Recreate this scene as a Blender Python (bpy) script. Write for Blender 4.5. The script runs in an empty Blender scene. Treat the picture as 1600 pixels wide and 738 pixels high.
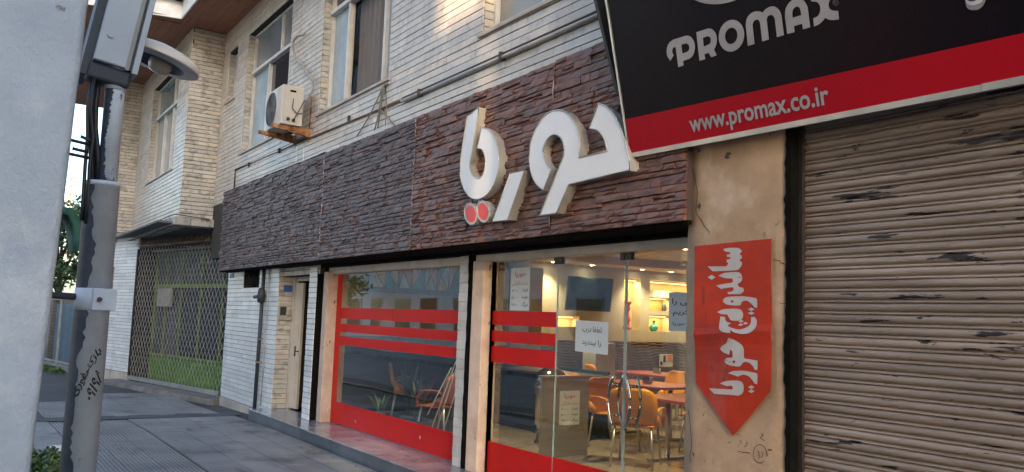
import bpy, math, random
from mathutils import Vector, Matrix
random.seed(7)
S = bpy.context.scene
COL = S.collection
PI = math.pi
# ---------------------------------------------------------------- camera
YAW, PITCH, ROLL, FPX, CAMY, CAMZ = 0.985229773, 0.100462752, 0.0363514526, 1300.0, -4.62, 1.70
def cam_axes():
    cy, sy = math.cos(YAW), math.sin(YAW)
    fwd = Vector((-sy*math.cos(PITCH), cy*math.cos(PITCH), math.sin(PITCH)))
    right = Vector((cy, sy, 0)); up = right.cross(fwd)
    return right*math.cos(ROLL)+up*math.sin(ROLL), up*math.cos(ROLL)-right*math.sin(ROLL), fwd
CR, CU, CF = cam_axes()
CP = Vector((0, CAMY, CAMZ))
cd = bpy.data.cameras.new('camera'); cam = bpy.data.objects.new('camera', cd); COL.objects.link(cam)
cd.sensor_width = 36; cd.lens = FPX/1600*36; cd.clip_end = 2000; cd.clip_start = 0.05
m = Matrix((CR, CU, -CF)).transposed().to_4x4(); m.translation = CP
cam.matrix_world = m; S.camera = cam
# ---------------------------------------------------------------- light
SUN = Vector((0.80, -0.52, 0.30)).normalized()
EL = math.asin(SUN.z); AZ = math.atan2(SUN.x, SUN.y)
w = bpy.data.worlds.new('World'); S.world = w; w.use_nodes = True
nt = w.node_tree; nt.nodes.clear()
sky = nt.nodes.new('ShaderNodeTexSky'); sky.sky_type = 'NISHITA'; sky.sun_disc = False
sky.sun_elevation = EL; sky.sun_rotation = AZ; sky.air_density = 1.0; sky.dust_density = 2.0; sky.ozone_density = 1.6
bg = nt.nodes.new('ShaderNodeBackground'); bg.inputs[1].default_value = 0.15
ow = nt.nodes.new('ShaderNodeOutputWorld')
nt.links.new(sky.outputs[0], bg.inputs[0]); nt.links.new(bg.outputs[0], ow.inputs[0])
sl = bpy.data.lights.new('sun', 'SUN'); sl.energy = 4.0; sl.angle = math.radians(0.6); sl.color = (1, .74, .45)
so = bpy.data.objects.new('sun', sl); COL.objects.link(so); so.rotation_euler = (-SUN).to_track_quat('-Z', 'Y').to_euler()
S.view_settings.view_transform = 'Standard'; S.view_settings.look = 'None'
S.view_settings.exposure = 1.95; S.view_settings.gamma = 1.0
S.cycles.max_bounces = 8; S.cycles.transparent_max_bounces = 16; S.cycles.use_denoising = True

# pixel of the photograph -> point of a real plane (used only for measuring the place)
def ray(px, py): return CF + CR*((px-800)/FPX) - CU*((py-369)/FPX)
def atY(px, py, Y): d = ray(px, py); return CP + d*((Y-CP.y)/d.y)
def atZ(px, py, Z): d = ray(px, py); return CP + d*((Z-CP.z)/d.z)
def atX(px, py, X): d = ray(px, py); return CP + d*((X-CP.x)/d.x)
def atP(px, py, p0, n): d = ray(px, py); return CP + d*((p0-CP).dot(n)/d.dot(n))

# ---------------------------------------------------------------- materials
MATS = {}
def mat(name, c1, c2=None, scale=4, rough=.6, bump=0, bscale=None, metal=0, tint=0, stretch=(1,1,1), patches=(), emit=None, es=1,
        spec=None, rvar=0, coat=0, detail=6, contrast=(.35,.65), alpha=None, warm=0):
    if name in MATS: return MATS[name]
    M = bpy.data.materials.new(name); M.use_nodes = True; t = M.node_tree; N = t.nodes; L = t.links
    b = N['Principled BSDF']; tc = N.new('ShaderNodeTexCoord')
    def mapped(st):
        mp = N.new('ShaderNodeMapping'); mp.inputs['Scale'].default_value = st; L.new(tc.outputs['Object'], mp.inputs[0]); return mp.outputs[0]
    base = mapped(stretch)
    def noise(sc, vec=base, d=detail, r=.55):
        n = N.new('ShaderNodeTexNoise'); n.inputs['Scale'].default_value = sc; n.inputs['Detail'].default_value = d
        n.inputs['Roughness'].default_value = r; L.new(vec, n.inputs['Vector']); return n.outputs[0]
    def ramp(x, a, bb):
        r = N.new('ShaderNodeMapRange'); r.inputs[1].default_value = a; r.inputs[2].default_value = bb; r.clamp = True; L.new(x, r.inputs[0]); return r.outputs[0]
    def mix(f, a, bb, mode='MIX'):
        q = N.new('ShaderNodeMix'); q.data_type = 'RGBA'; q.blend_type = mode
        if isinstance(f, float): q.inputs[0].default_value = f
        else: L.new(f, q.inputs[0])
        for i, v in ((6, a), (7, bb)):
            if isinstance(v, tuple): q.inputs[i].default_value = (*v[:3], 1)
            else: L.new(v, q.inputs[i])
        return q.outputs[2]
    n1 = noise(scale)
    col = mix(ramp(n1, *contrast), c1, c2 if c2 else tuple(x*.8 for x in c1))
    if tint:
        at = N.new('ShaderNodeAttribute'); at.attribute_name = 'tint'
        r = N.new('ShaderNodeMapRange'); r.clamp = False; r.inputs[3].default_value = 1-tint; r.inputs[4].default_value = 1+tint*.7; L.new(at.outputs['Fac'], r.inputs[0])
        hs = N.new('ShaderNodeVectorMath'); hs.operation = 'SCALE'; L.new(col, hs.inputs[0]); L.new(r.outputs[0], hs.inputs['Scale']); col = hs.outputs[0]
        if warm:
            w1 = ramp(at.outputs['Fac'], .75, 1.0)
            mm = N.new('ShaderNodeMath'); mm.operation = 'MULTIPLY'; mm.inputs[1].default_value = warm; L.new(w1, mm.inputs[0])
            col = mix(mm.outputs[0], col, (1.0, .80, .58), 'MULTIPLY')
    for p in patches:   # (colour, scale, lo, hi, stretch, strength)
        v = mapped(p[4] if len(p) > 4 else (1,1,1)); f = ramp(noise(p[1], v, 8, .62), p[2], p[3])
        if len(p) > 5:
            mm = N.new('ShaderNodeMath'); mm.operation = 'MULTIPLY'; mm.inputs[1].default_value = p[5]; L.new(f, mm.inputs[0]); f = mm.outputs[0]
        col = mix(f, col, p[0])
    L.new(col, b.inputs['Base Color'])
    b.inputs['Roughness'].default_value = rough; b.inputs['Metallic'].default_value = metal
    if rvar:
        r = N.new('ShaderNodeMapRange'); r.inputs[3].default_value = max(.02, rough-rvar); r.inputs[4].default_value = min(1, rough+rvar)
        L.new(noise(scale*2.3), r.inputs[0]); L.new(r.outputs[0], b.inputs['Roughness'])
    if spec is not None: b.inputs['Specular IOR Level'].default_value = spec
    if coat: b.inputs['Coat Weight'].default_value = coat; b.inputs['Coat Roughness'].default_value = .08
    if bump:
        bp = N.new('ShaderNodeBump'); bp.inputs['Strength'].default_value = min(1, bump); bp.inputs['Distance'].default_value = .01*max(1, bump)
        L.new(noise(bscale or scale*6, base, 8, .6), bp.inputs['Height']); L.new(bp.outputs[0], b.inputs['Normal'])
    if emit: b.inputs['Emission Color'].default_value = (*emit, 1); b.inputs['Emission Strength'].default_value = es
    MATS[name] = M; return M
def glass_mat(name, tintc=(.93,.96,.95), refl=1.0, rough=0.0, bump=0):
    M = bpy.data.materials.new(name); M.use_nodes = True; t = M.node_tree; N = t.nodes; L = t.links; N.clear()
    o = N.new('ShaderNodeOutputMaterial'); mx = N.new('ShaderNodeMixShader'); tr = N.new('ShaderNodeBsdfTransparent'); gl = N.new('ShaderNodeBsdfGlossy')
    fr = N.new('ShaderNodeFresnel'); fr.inputs[0].default_value = 1.5; mu = N.new('ShaderNodeMath'); mu.operation = 'MULTIPLY'; mu.inputs[1].default_value = refl; mu.use_clamp = True
    tr.inputs[0].default_value = (*tintc, 1); gl.inputs['Roughness'].default_value = rough; gl.inputs[0].default_value = (1,1,1,1)
    ge = N.new('ShaderNodeNewGeometry'); sb_ = N.new('ShaderNodeMath'); sb_.operation = 'SUBTRACT'; sb_.inputs[0].default_value = 1; L.new(ge.outputs['Backfacing'], sb_.inputs[1]); m2 = N.new('ShaderNodeMath'); m2.operation = 'MULTIPLY'; L.new(fr.outputs[0], m2.inputs[0]); L.new(sb_.outputs[0], m2.inputs[1]); L.new(m2.outputs[0], mu.inputs[0]); L.new(mu.outputs[0], mx.inputs[0]); L.new(tr.outputs[0], mx.inputs[1]); L.new(gl.outputs[0], mx.inputs[2]); L.new(mx.outputs[0], o.inputs[0])
    if bump:
        nz = N.new('ShaderNodeTexNoise'); nz.inputs['Scale'].default_value = bump[0]; nz.inputs['Detail'].default_value = 1
        bp = N.new('ShaderNodeBump'); bp.inputs['Strength'].default_value = bump[1]; bp.inputs['Distance'].default_value = .02
        tc = N.new('ShaderNodeTexCoord'); L.new(tc.outputs['Object'], nz.inputs['Vector']); L.new(nz.outputs[0], bp.inputs['Height']); L.new(bp.outputs[0], gl.inputs['Normal'])
    return M
tile_m = mat('marble_tile', (.64,.565,.48), (.49,.43,.36), 3.0, .38, .12, 30, tint=.13, warm=.35, stretch=(1,1,1.6), contrast=(.3,.75),
             patches=(((.30,.28,.27), 7, .54, .64, (1,1,1.8), .6), ((.55,.40,.24), 1.3, .60, .78, (1,1,1), .5), ((.26,.21,.165), 2.2, .56, .74, (3,1,.3), .45)))
tile_old = mat('aged_marble_tile', (.58,.54,.48), (.43,.40,.355), 3.0, .45, .15, 30, tint=.15, warm=.4, contrast=(.3,.75),
             patches=(((.20,.19,.18), 6, .52, .60, (1,1,1.6), .65), ((.62,.42,.22), 1.1, .62, .82, (1,1,1), .3)))
tile_low = mat('white_marble_tile', (.76,.77,.76), (.58,.60,.61), 2.2, .30, .05, 30, tint=.14, contrast=(.3,.75),
             patches=(((.36,.40,.45), 4, .56, .66, (1,1,1.6), .55), ((.60,.50,.36), 1.2, .62, .8, (1,1,1), .6)))
grout = mat('dark_joint', (.045,.038,.032), rough=.9)
stone_m = mat('painted_ledge_stone', (.140,.092,.086), (.100,.066,.062), 6, .50, .55, 26, tint=.28, spec=.45,
             patches=(((.20,.16,.15), 16, .68, .74, (1,1,3), .4),))
stone_r = mat('painted_ledge_stone_reddish', (.205,.090,.060), (.140,.060,.042), 6, .45, .55, 26, tint=.28, spec=.5,
             patches=(((.27,.19,.16), 16, .69, .75, (1,1,3), .4),))
plaster = mat('worn_plaster', (.50,.33,.20), (.36,.235,.14), 3.5, .85, .6, 22, rvar=.08,
             patches=(((.055,.045,.038), 8, .635, .665, (1,1,.7)), ((.60,.48,.36), 2.2, .55, .7, (1,1,1), .6), ((.20,.14,.10), 26, .66, .70, (1,1,1), .7)))
plaster_pink = mat('pale_worn_render', (.56,.44,.36), (.44,.33,.26), 5, .8, .5, 30,
             patches=(((.08,.065,.05), 11, .63, .67, (1,1,.5)),))
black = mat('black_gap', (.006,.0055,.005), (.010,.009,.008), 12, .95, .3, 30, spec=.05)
red_m = mat('red_film', (.60,.014,.011), (.52,.010,.008), 2, .36, .03, 40, spec=.12, patches=(((.50,.06,.05), 3, .6, .8, (1,1,1), .35),))
white_metal = mat('cream_metal', (.55,.51,.46), (.42,.38,.33), 5, .5, .1, 30, patches=(((.16,.10,.06), 8, .68, .74),))
alu = mat('aluminium', (.56,.55,.52), (.40,.39,.37), 3, .38, .05, 20, metal=.7, rvar=.1)
steel = mat('stainless_steel', (.62,.60,.56), (.50,.48,.45), 2, .28, .03, 60, metal=1)
chrome = mat('chrome', (.50,.49,.47), rough=.12, metal=1)
dark_metal = mat('dark_metal', (.03,.028,.026), rough=.55)
GLASS = glass_mat('clear_glass', (.90,.93,.91), 2.2, 0, (1.1,.12))
CGLASS = glass_mat('curtain_window_glass', (.92,.92,.90), .12)
frost = mat('frosted_glass', (.36,.43,.46), (.26,.33,.36), 3, .22, .9, 38, spec=.8, stretch=(1,1,.8))
dkglass = mat('dark_window_glass', (.02,.025,.035), rough=.1, spec=.8)
curtain = mat('brown_curtain', (.25,.205,.18), (.17,.14,.125), 1.5, .9, .3, 60, stretch=(9,1,.3))
wood_soffit = mat('brown_timber_soffit', (.36,.155,.09), (.24,.10,.06), 3, .6, .25, 12, stretch=(.25,5,1))
white_p = mat('white_paint', (.80,.79,.76), rough=.5)
rust = mat('rusty_steel', (.48,.24,.09), (.17,.06,.03), 9, .8, .6, 40, contrast=(.4,.6))

# ---------------------------------------------------------------- object helpers
ORG = {}
def thing(name, label, cat, loc=(0,0,0), group=None, kind=None):
    o = bpy.data.objects.new(name, None); COL.objects.link(o); o.location = loc; o.empty_display_size = .1
    o['label'] = label; o['category'] = cat
    if group: o['group'] = group
    if kind: o['kind'] = kind
    ORG[o.name] = Vector(loc); return o
def tag(o, label, cat, group=None, kind=None):
    o['label'] = label; o['category'] = cat
    if group: o['group'] = group
    if kind: o['kind'] = kind
    return o
class MB:
    def __init__(s): s.v = []; s.f = []; s.t = []; s.sm = []
    def face(s, pts, tint=.5, sm=False):
        k = len(s.v); s.v += [tuple(p) for p in pts]; s.f.append(tuple(range(k, k+len(pts)))); s.t.append(tint); s.sm.append(sm); return s
    def hexa(s, p, tint=.5):   # 8 points: bottom 4 ccw, top 4
        k = len(s.v); s.v += [tuple(q) for q in p]
        for f in ((0,3,2,1),(4,5,6,7),(0,1,5,4),(1,2,6,5),(2,3,7,6),(3,0,4,7)): s.f.append(tuple(k+i for i in f)); s.t.append(tint); s.sm.append(False)
        return s
    def box(s, x0, x1, y0, y1, z0, z1, tint=.5):
        return s.hexa([(x0,y0,z0),(x1,y0,z0),(x1,y1,z0),(x0,y1,z0),(x0,y0,z1),(x1,y0,z1),(x1,y1,z1),(x0,y1,z1)], tint)
    def obox(s, B, u, v, w_, tint=.5):   # origin + three edge vectors
        B = Vector(B); u = Vector(u); v = Vector(v); w_ = Vector(w_)
        return s.hexa([B, B+u, B+u+v, B+v, B+w_, B+u+w_, B+u+v+w_, B+v+w_], tint)
    def grid(s, rows, close=False, sm=True, tint=.5, caps=False):
        k = len(s.v); n = len(rows[0])
        for r in rows: s.v += [tuple(p) for p in r]
        for i in range(len(rows)-1):
            for j in range(n if close else n-1):
                a = k+i*n+j; b = k+i*n+(j+1) % n; s.f.append((a, b, b+n, a+n)); s.t.append(tint); s.sm.append(sm)
        if caps:
            s.f.append(tuple(k+j for j in range(n))[::-1]); s.f.append(tuple(k+(len(rows)-1)*n+j for j in range(n))); s.t += [tint]*2; s.sm += [False]*2
        return s
    def tube(s, path, r, n=8, tint=.5):
        path = [Vector(p) for p in path]; rows = []; rr = r if isinstance(r, (list, tuple)) else [r]*len(path); ref = None
        for i, p in enumerate(path):
            d = (path[min(i+1, len(path)-1)]-path[max(i-1, 0)]).normalized()
            if ref is None: ref = Vector((0,0,1)) if abs(d.z) < .9 else Vector((1,0,0))
            a = d.cross(ref).normalized(); b = d.cross(a).normalized(); ref = -b if False else ref
            rows.append([p+(a*math.cos(2*PI*j/n)+b*math.sin(2*PI*j/n))*rr[i] for j in range(n)])
        return s.grid(rows, True, True, tint, True)
    def lathe(s, prof, c=(0,0,0), n=20, tint=.5, caps=True):
        return s.grid([[(c[0]+r*math.cos(2*PI*j/n), c[1]+r*math.sin(2*PI*j/n), c[2]+z) for j in range(n)] for r, z in prof], True, True, tint, caps)
    def prism(s, pts, d, tint=.5):     # closed outline (3D points) pushed by vector d
        d = Vector(d); pts = [Vector(p) for p in pts]; n = len(pts); q = [p+d for p in pts]
        s.face(pts, tint); s.face(q[::-1], tint)
        for i in range(n): s.face([pts[i], q[i], q[(i+1) % n], pts[(i+1) % n]], tint)
        return s
    def build(s, name, m_, parent=None, at=None, bevel=0, offset=True):
        me = bpy.data.meshes.new(name); org = Vector((0,0,0))
        if parent is not None and offset: org = ORG.get(parent.name, org)
        if at is not None: org = Vector(at)
        me.from_pydata([tuple(Vector(v)-org) for v in s.v], [], s.f); me.update()
        if any(s.sm): me.polygons.foreach_set('use_smooth', s.sm)
        a = me.attributes.new('tint', 'FLOAT', 'FACE'); a.data.foreach_set('value', s.t)
        o = bpy.data.objects.new(name, me); COL.objects.link(o); me.materials.append(m_)
        if parent is not None: o.parent = parent; ORG[o.name] = ORG.get(parent.name, Vector((0,0,0))) if offset else Vector((0,0,0))
        elif at is not None: o.location = at; ORG[o.name] = Vector(at)
        if bevel:
            b = o.modifiers.new('bevel', 'BEVEL'); b.width = bevel; b.segments = 2; b.limit_method = 'ANGLE'
        return o
def weld(o, d=.0005):
    import bmesh
    bm = bmesh.new(); bm.from_mesh(o.data); bmesh.ops.remove_doubles(bm, verts=bm.verts, dist=d); bm.normal_update(); bm.to_mesh(o.data); bm.free(); return o
def bx(name, m_, parent, *a, bevel=0): return MB().box(*a).build(name, m_, parent, bevel=bevel)
def struct(o): o['kind'] = 'structure'; return o
def cut_len(a, b, holes):
    segs = [(a, b)]
    for h0, h1 in holes:
        ns = []
        for s0, s1 in segs:
            if h1 <= s0 or h0 >= s1: ns.append((s0, s1)); continue
            if h0 > s0: ns.append((s0, h0))
            if h1 < s1: ns.append((h1, s1))
        segs = ns
    return segs
def tile_face(parent, B, u, W, z0, z1, nrm, m_, course=.082, L=.40, holes=(), thick=.012, single=300, name='tile', gap=.006, jit=.003, var=.35, hole_gap=0):
    """courses of separate tiles on a vertical face; the largest in the photo are parts, the rest one joined part"""
    B = Vector(B); u = Vector(u).normalized(); n = Vector(nrm).normalized(); out = []
    rows = max(1, round((z1-z0)/course)); ch = (z1-z0)/rows
    for r in range(rows):
        a0 = z0+r*ch+gap*.5; a1 = z0+(r+1)*ch-gap*.5; zc = (a0+a1)/2
        hs = [(h[0], h[1]) for h in holes if h[2] < zc < h[3]]
        for s0, s1 in cut_len(0, W, hs):
            x = s0 - (random.random()*L if s1-s0 > L else 0)
            while x < s1-1e-4:
                l = L*(1+random.uniform(-var, var)); e0 = max(x, s0); e1 = min(x+l, s1)
                if s1-e1 < .05: e1 = s1
                if e1-e0 > .03:
                    d = thick+random.uniform(-jit, jit); p = B+u*(e0+.001); p.z = a0
                    q = (e1-e0-.002, random.random())
                    c = p+u*q[0]/2; dist = (c-CP).length; size = q[0]*(a1-a0)*abs((c-CP).normalized().dot(n))/dist**2
                    out.append((size, p, q[0], d, a1-a0, q[1]))
                x = e1 if e1 == s1 else x+l
    out.sort(key=lambda k: -k[0])
    for k in out[:single]:
        MB().obox(k[1], u*k[2], -n*.004, (0,0,k[4]), k[5]).build('_t', m_, parent) if False else _tile(name, k, u, n, m_, parent)
    if out[single:]:
        mb = MB()
        for k in out[single:]: _tileg(mb, k, u, n)
        o = mb.build(name, m_, parent); o['kind'] = 'stuff'
def _tileg(mb, k, u, n):
    _, p, l, d, h, t = k; c = .0015
    b0 = [p, p+u*l, p+u*l+Vector((0,0,h)), p+Vector((0,0,h))]
    i = [p+u*c+Vector((0,0,c)), p+u*(l-c)+Vector((0,0,c)), p+u*(l-c)+Vector((0,0,h-c)), p+u*c+Vector((0,0,h-c))]
    K = len(mb.v); mb.v += [tuple(x) for x in b0]+[tuple(x+n*d) for x in i]
    F = [(4,5,6,7)]+[(j, (j+1) % 4, 4+(j+1) % 4, 4+j) for j in range(4)]
    if n.dot((b0[1]-b0[0]).cross(b0[3]-b0[0])) < 0: F = [f[::-1] for f in F]
    for f in F: mb.f.append(tuple(K+a for a in f)); mb.t.append(t); mb.sm.append(False)
def _tile(name, k, u, n, m_, parent):
    mb = MB(); _tileg(mb, k, u, n); return mb.build(name, m_, parent)

# ---------------------------------------------------------------- text helpers
FORMS = {'ا': (0xFE8D,0xFE8E,0xFE8E,0xFE8D), 'ب': (0xFE8F,0xFE90,0xFE92,0xFE91), 'ت': (0xFE95,0xFE96,0xFE98,0xFE97), 'ج': (0xFE9D,0xFE9E,0xFEA0,0xFE9F), 'ح': (0xFEA1,0xFEA2,0xFEA4,0xFEA3),
 'د': (0xFEA9,0xFEAA,0,0), 'ذ': (0xFEAB,0xFEAC,0,0), 'ر': (0xFEAD,0xFEAE,0,0), 'ز': (0xFEAF,0xFEB0,0,0), 'س': (0xFEB1,0xFEB2,0xFEB4,0xFEB3), 'ش': (0xFEB5,0xFEB6,0xFEB8,0xFEB7), 'ط': (0xFEC1,0xFEC2,0xFEC4,0xFEC3),
 'ع': (0xFEC9,0xFECA,0xFECC,0xFECB), 'ف': (0xFED1,0xFED2,0xFED4,0xFED3), 'ل': (0xFEDD,0xFEDE,0xFEE0,0xFEDF), 'م': (0xFEE1,0xFEE2,0xFEE4,0xFEE3), 'ن': (0xFEE5,0xFEE6,0xFEE8,0xFEE7), 'و': (0xFEED,0xFEEE,0,0),
 'ی': (0xFBFC,0xFBFD,0xFBFF,0xFBFE), 'ک': (0xFB8E,0xFB8F,0xFB91,0xFB90), 'گ': (0xFB92,0xFB93,0xFB95,0xFB94), 'چ': (0xFB7A,0xFB7B,0xFB7D,0xFB7C)}
def shape(s):
    out = []
    for i, c in enumerate(s):
        if c not in FORMS: out.append(c); continue
        f = FORMS[c]; pj = i > 0 and s[i-1] in FORMS and FORMS[s[i-1]][3] and s[i-1] != 'ا'
        nj = i < len(s)-1 and s[i+1] in FORMS and f[3] and c != 'ا'
        out.append(chr(f[2] if pj and nj and f[2] else f[1] if pj else f[3] if nj else f[0]))
    return ''.join(out[::-1])
def text_polys(body, bold=0.0):
    c = bpy.data.curves.new('txt', 'FONT'); c.body = body; c.offset = bold; c.fill_mode = 'FRONT'; c.resolution_u = 3
    o = bpy.data.objects.new('txt', c); COL.objects.link(o); dg = bpy.context.evaluated_depsgraph_get(); me = o.evaluated_get(dg).to_mesh()
    vs = [v.co.copy() for v in me.vertices]; fs = [tuple(p.vertices) for p in me.polygons]
    o.evaluated_get(dg).to_mesh_clear(); bpy.data.objects.remove(o); bpy.data.curves.remove(c)
    x0 = min(v.x for v in vs); x1 = max(v.x for v in vs); y0 = min(v.y for v in vs); y1 = max(v.y for v in vs)
    return [((v.x-x0)/(x1-x0), (v.y-y0)/(y1-y0)) for v in vs], fs
def text_on(mb, body, f, bold=0.0):     # f maps (0..1, 0..1) to a 3D point
    vs, fs = text_polys(body, bold); k = len(mb.v); mb.v += [tuple(f(a, b)) for a, b in vs]
    for q in fs: mb.f.append(tuple(k+i for i in q)); mb.t.append(.5); mb.sm.append(False)
def quad_map(bl, br, tl): bl, br, tl = Vector(bl), Vector(br), Vector(tl); return lambda a, b: bl+(br-bl)*a+(tl-bl)*b
def stroke(mb, pts, wd, n):     # flat brush line of 3D points lying on a plane with normal n
    pts = [Vector(p) for p in pts]; n = Vector(n); L_, R_ = [], []
    for i, p in enumerate(pts):
        d = (pts[min(i+1, len(pts)-1)]-pts[max(i-1, 0)]).normalized(); s = d.cross(n).normalized()*wd/2; L_.append(p-s); R_.append(p+s)
    for i in range(len(pts)-1): mb.face([L_[i], L_[i+1], R_[i+1], R_[i]])
def smooth(p, it=2):
    for _ in range(it):
        q = []
        for i in range(len(p)):
            a, b = Vector(p[i]), Vector(p[(i+1) % len(p)]); q += [a*.75+b*.25, a*.25+b*.75]
        p = q
    return p
def poly_sheet(name, outer, holes, m_, parent, depth=None, edge=None):
    """flat shape with holes from 3D outlines; optional depth vector makes it solid with side walls"""
    P0 = Vector(outer[0]); import bmesh
    bm = bmesh.new(); loops = []
    for lp in [outer]+list(holes):
        vs = [bm.verts.new(Vector(p)) for p in lp]; es = [bm.edges.new((vs[i], vs[(i+1) % len(vs)])) for i in range(len(vs))]; loops.append((vs, es))
    bmesh.ops.triangle_fill(bm, use_beauty=True, use_dissolve=False, edges=[e for l in loops for e in l[1]])
    if depth is not None:
        r = bmesh.ops.extrude_face_region(bm, geom=bm.faces[:]); vs = [g for g in r['geom'] if isinstance(g, bmesh.types.BMVert)]
        bmesh.ops.translate(bm, verts=vs, vec=Vector(depth))
    bmesh.ops.recalc_face_normals(bm, faces=bm.faces[:])
    org = ORG.get(parent.name, Vector((0,0,0))) if parent else Vector((0,0,0))
    bmesh.ops.translate(bm, verts=bm.verts[:], vec=-org)
    me = bpy.data.meshes.new(name); bm.to_mesh(me); bm.free(); me.materials.append(m_)
    if edge:
        me.materials.append(edge); d = Vector(depth).normalized()
        for p in me.polygons:
            if abs(p.normal.dot(d)) < .5: p.material_index = 1
    o = bpy.data.objects.new(name, me); COL.objects.link(o); o.parent = parent
    if parent: ORG[o.name] = org
    return o

# ================================================================ GROUND
asphalt = mat('street_asphalt', (.20,.195,.185), (.14,.137,.132), 1.2, .85, .5, 90)
conc = mat('grey_concrete_paving', (.30,.293,.285), (.205,.20,.197), 1.1, .72, .35, 60, tint=.12, rvar=.1,
           patches=(((.075,.072,.068), .9, .54, .68, (1,1,1), .75), ((.06,.057,.054), 2.3, .60, .70, (.5,1.4,1), .7), ((.32,.30,.28), 9, .66, .70, (1,1,1), .6)))
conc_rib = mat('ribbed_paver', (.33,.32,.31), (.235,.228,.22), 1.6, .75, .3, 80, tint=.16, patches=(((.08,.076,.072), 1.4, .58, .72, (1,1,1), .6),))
kerb_m = mat('kerb_concrete', (.26,.25,.24), (.17,.165,.16), 3, .8, .5, 40, patches=(((.07,.065,.06), 4, .58, .68),))
def gz(x): return 0.0 if x > -12.5 else (-.10 if x < -16.5 else -.10*(-12.5-x)/4.0)
g = MB(); N_ = 40
g.face([(-600,-600,-.30),(600,-600,-.30),(600,600,-.30),(-600,600,-.30)])
struct(g.build('ground', mat('far_ground', (.12,.11,.09), (.08,.08,.06), .3, .9)))
g = MB(); g.face([(-120,-12.0,-.26),(60,-12.0,-.26),(60,-5.0,-.26),(-120,-5.0,-.26)]); struct(g.build('road', asphalt))
g = MB(); xs = [-60,-30,-20,-16.5,-15.5,-14.5,-13.5,-12.5,-8,-4,0,8]
rows = [[(x, y, gz(x)-.014) for x in xs] for y in (-5.0, -3.3, -2.2, -.5, .6)]
g.grid(rows, sm=False); pav = struct(g.build('pavement', mat('paving_bed', (.07,.068,.066), (.045,.044,.043), .9, .8, .5, 60, patches=(((.06,.058,.055), 1.1, .58, .7, (1,1,1), .7),))))
# separate slabs between the step and the ribbed strip
yl = [-2.24, -1.83, -1.42, -1.01, -.62]
x = -14.15; r = 0
def slab(x0, x1, y0, y1, t, m_=conc, nm='paving_slab'):
    e = .006; mb = MB(); dz = random.uniform(-.002, .002)
    P = [(x0+e, y0+e), (x1-e, y0+e), (x1-e, y1-e), (x0+e, y1-e)]
    mb.hexa([(a, b, gz(a)-.03) for a, b in P]+[(a, b, gz(a)+dz) for a, b in P], t); return mb.build(nm, m_, pav)
while x < -5.2:
    for j in range(4): slab(x, x+.62, yl[j], yl[j+1], random.random())
    x += .62
# far slabs beyond the asphalt band
for i in range(6):
    for j in range(4): slab(-19.0+i*.72, -18.28+i*.72, yl[j]-.1, yl[j+1]-.1, random.random()*.5)
# ribbed tiles, every tile a piece with its ridges
def rib_tile(x0, y0, s, t):
    mb = MB(); n = 8; pr = []
    for i in range(n):
        a = y0+.004+(s-.008)*i/n; w_ = (s-.008)/n
        pr += [(a, -.012), (a+w_*.10, 0), (a+w_*.55, 0), (a+w_*.68, -.012)]
    pr.append((y0+s-.004, -.008)); X0, X1 = x0+.004, x0+s-.004
    mb.grid([[(X0, a, gz(X0)+z-.001) for a, z in pr], [(X1, a, gz(X1)+z-.001) for a, z in pr]], sm=False, tint=t)
    mb.t = [-.5 if i % 4 in (0, 3) else t for i in range(len(mb.t))]  # groove dirt and missing groove shade put into a darker face tint
    return mb.build('ribbed_tile', conc_rib, pav)
rt = .35; i = 0
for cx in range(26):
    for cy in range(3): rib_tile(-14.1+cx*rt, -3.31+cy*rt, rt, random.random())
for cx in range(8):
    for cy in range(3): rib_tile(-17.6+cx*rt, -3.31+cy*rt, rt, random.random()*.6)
x = -14.15
while x < -6:
    for y_ in (-3.75,): slab(x, x+.62, -3.75, -3.32, random.random()*.6)
    x += .62
# dark asphalt band crossing the pavement
g = MB(); g.grid([[(-14.75,y,gz(-14.75)+.002+.004*math.sin(y*9)),(-14.17,y,gz(-14.17)+.003)] for y in [-3.9+.15*k for k in range(24)]])
tag(g.build('asphalt_band', asphalt, pav), '', '') if False else struct(g.build('asphalt_band', mat('patched_asphalt', (.10,.10,.103), (.065,.065,.068), 3, .9, .7, 60)))
# kerb and planted channel on the road side
kb = thing('kerb', 'long worn concrete kerb along the planted channel at the pavement edge', 'kerb', (-10,-4.3,0), kind='structure')
for i in range(30): bx('kerb_stone', kerb_m, kb, -24+i*.8+.005, -23.2+i*.8-.005, -4.12, -3.98, -.2, gz(-24+i*.8)+.03)
# ================================================================ STEP
st = thing('marble_step', 'long grey marble step in front of the shop and doorway', 'step', (-9,-.3,0))
step_m = mat('grey_step_marble', (.33,.32,.33), (.20,.20,.215), 2.2, .17, .05, 30, tint=.18, stretch=(1,1,2), patches=(((.12,.125,.14), 3.5, .56, .68, (1,2,1), .6), ((.42,.36,.34), 1.5, .6, .75, (1,1,1), .5)))
step_f = mat('blue_grey_step_front', (.12,.14,.165), (.075,.09,.11), 2.5, .3, .08, 30, tint=.2, patches=(((.20,.22,.24), 5, .62, .7, (1,1,2), .5),))
bx('core', kerb_m, st, -13.45, -4.1, -.56, .15, -.2, .128)
x = -13.47
while x < -4.2:
    l = 1.18; e = min(x+l, -4.12)
    MB().box(x+.002, e-.002, -.60, .0, .130, .150, random.random()).build('step_slab', step_m, st, bevel=.004)
    MB().box(x+.002, e-.002, -.585, -.561, gz(x)-.05, .129, random.random()).build('riser_slab', step_f, st)
    x = e
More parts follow.
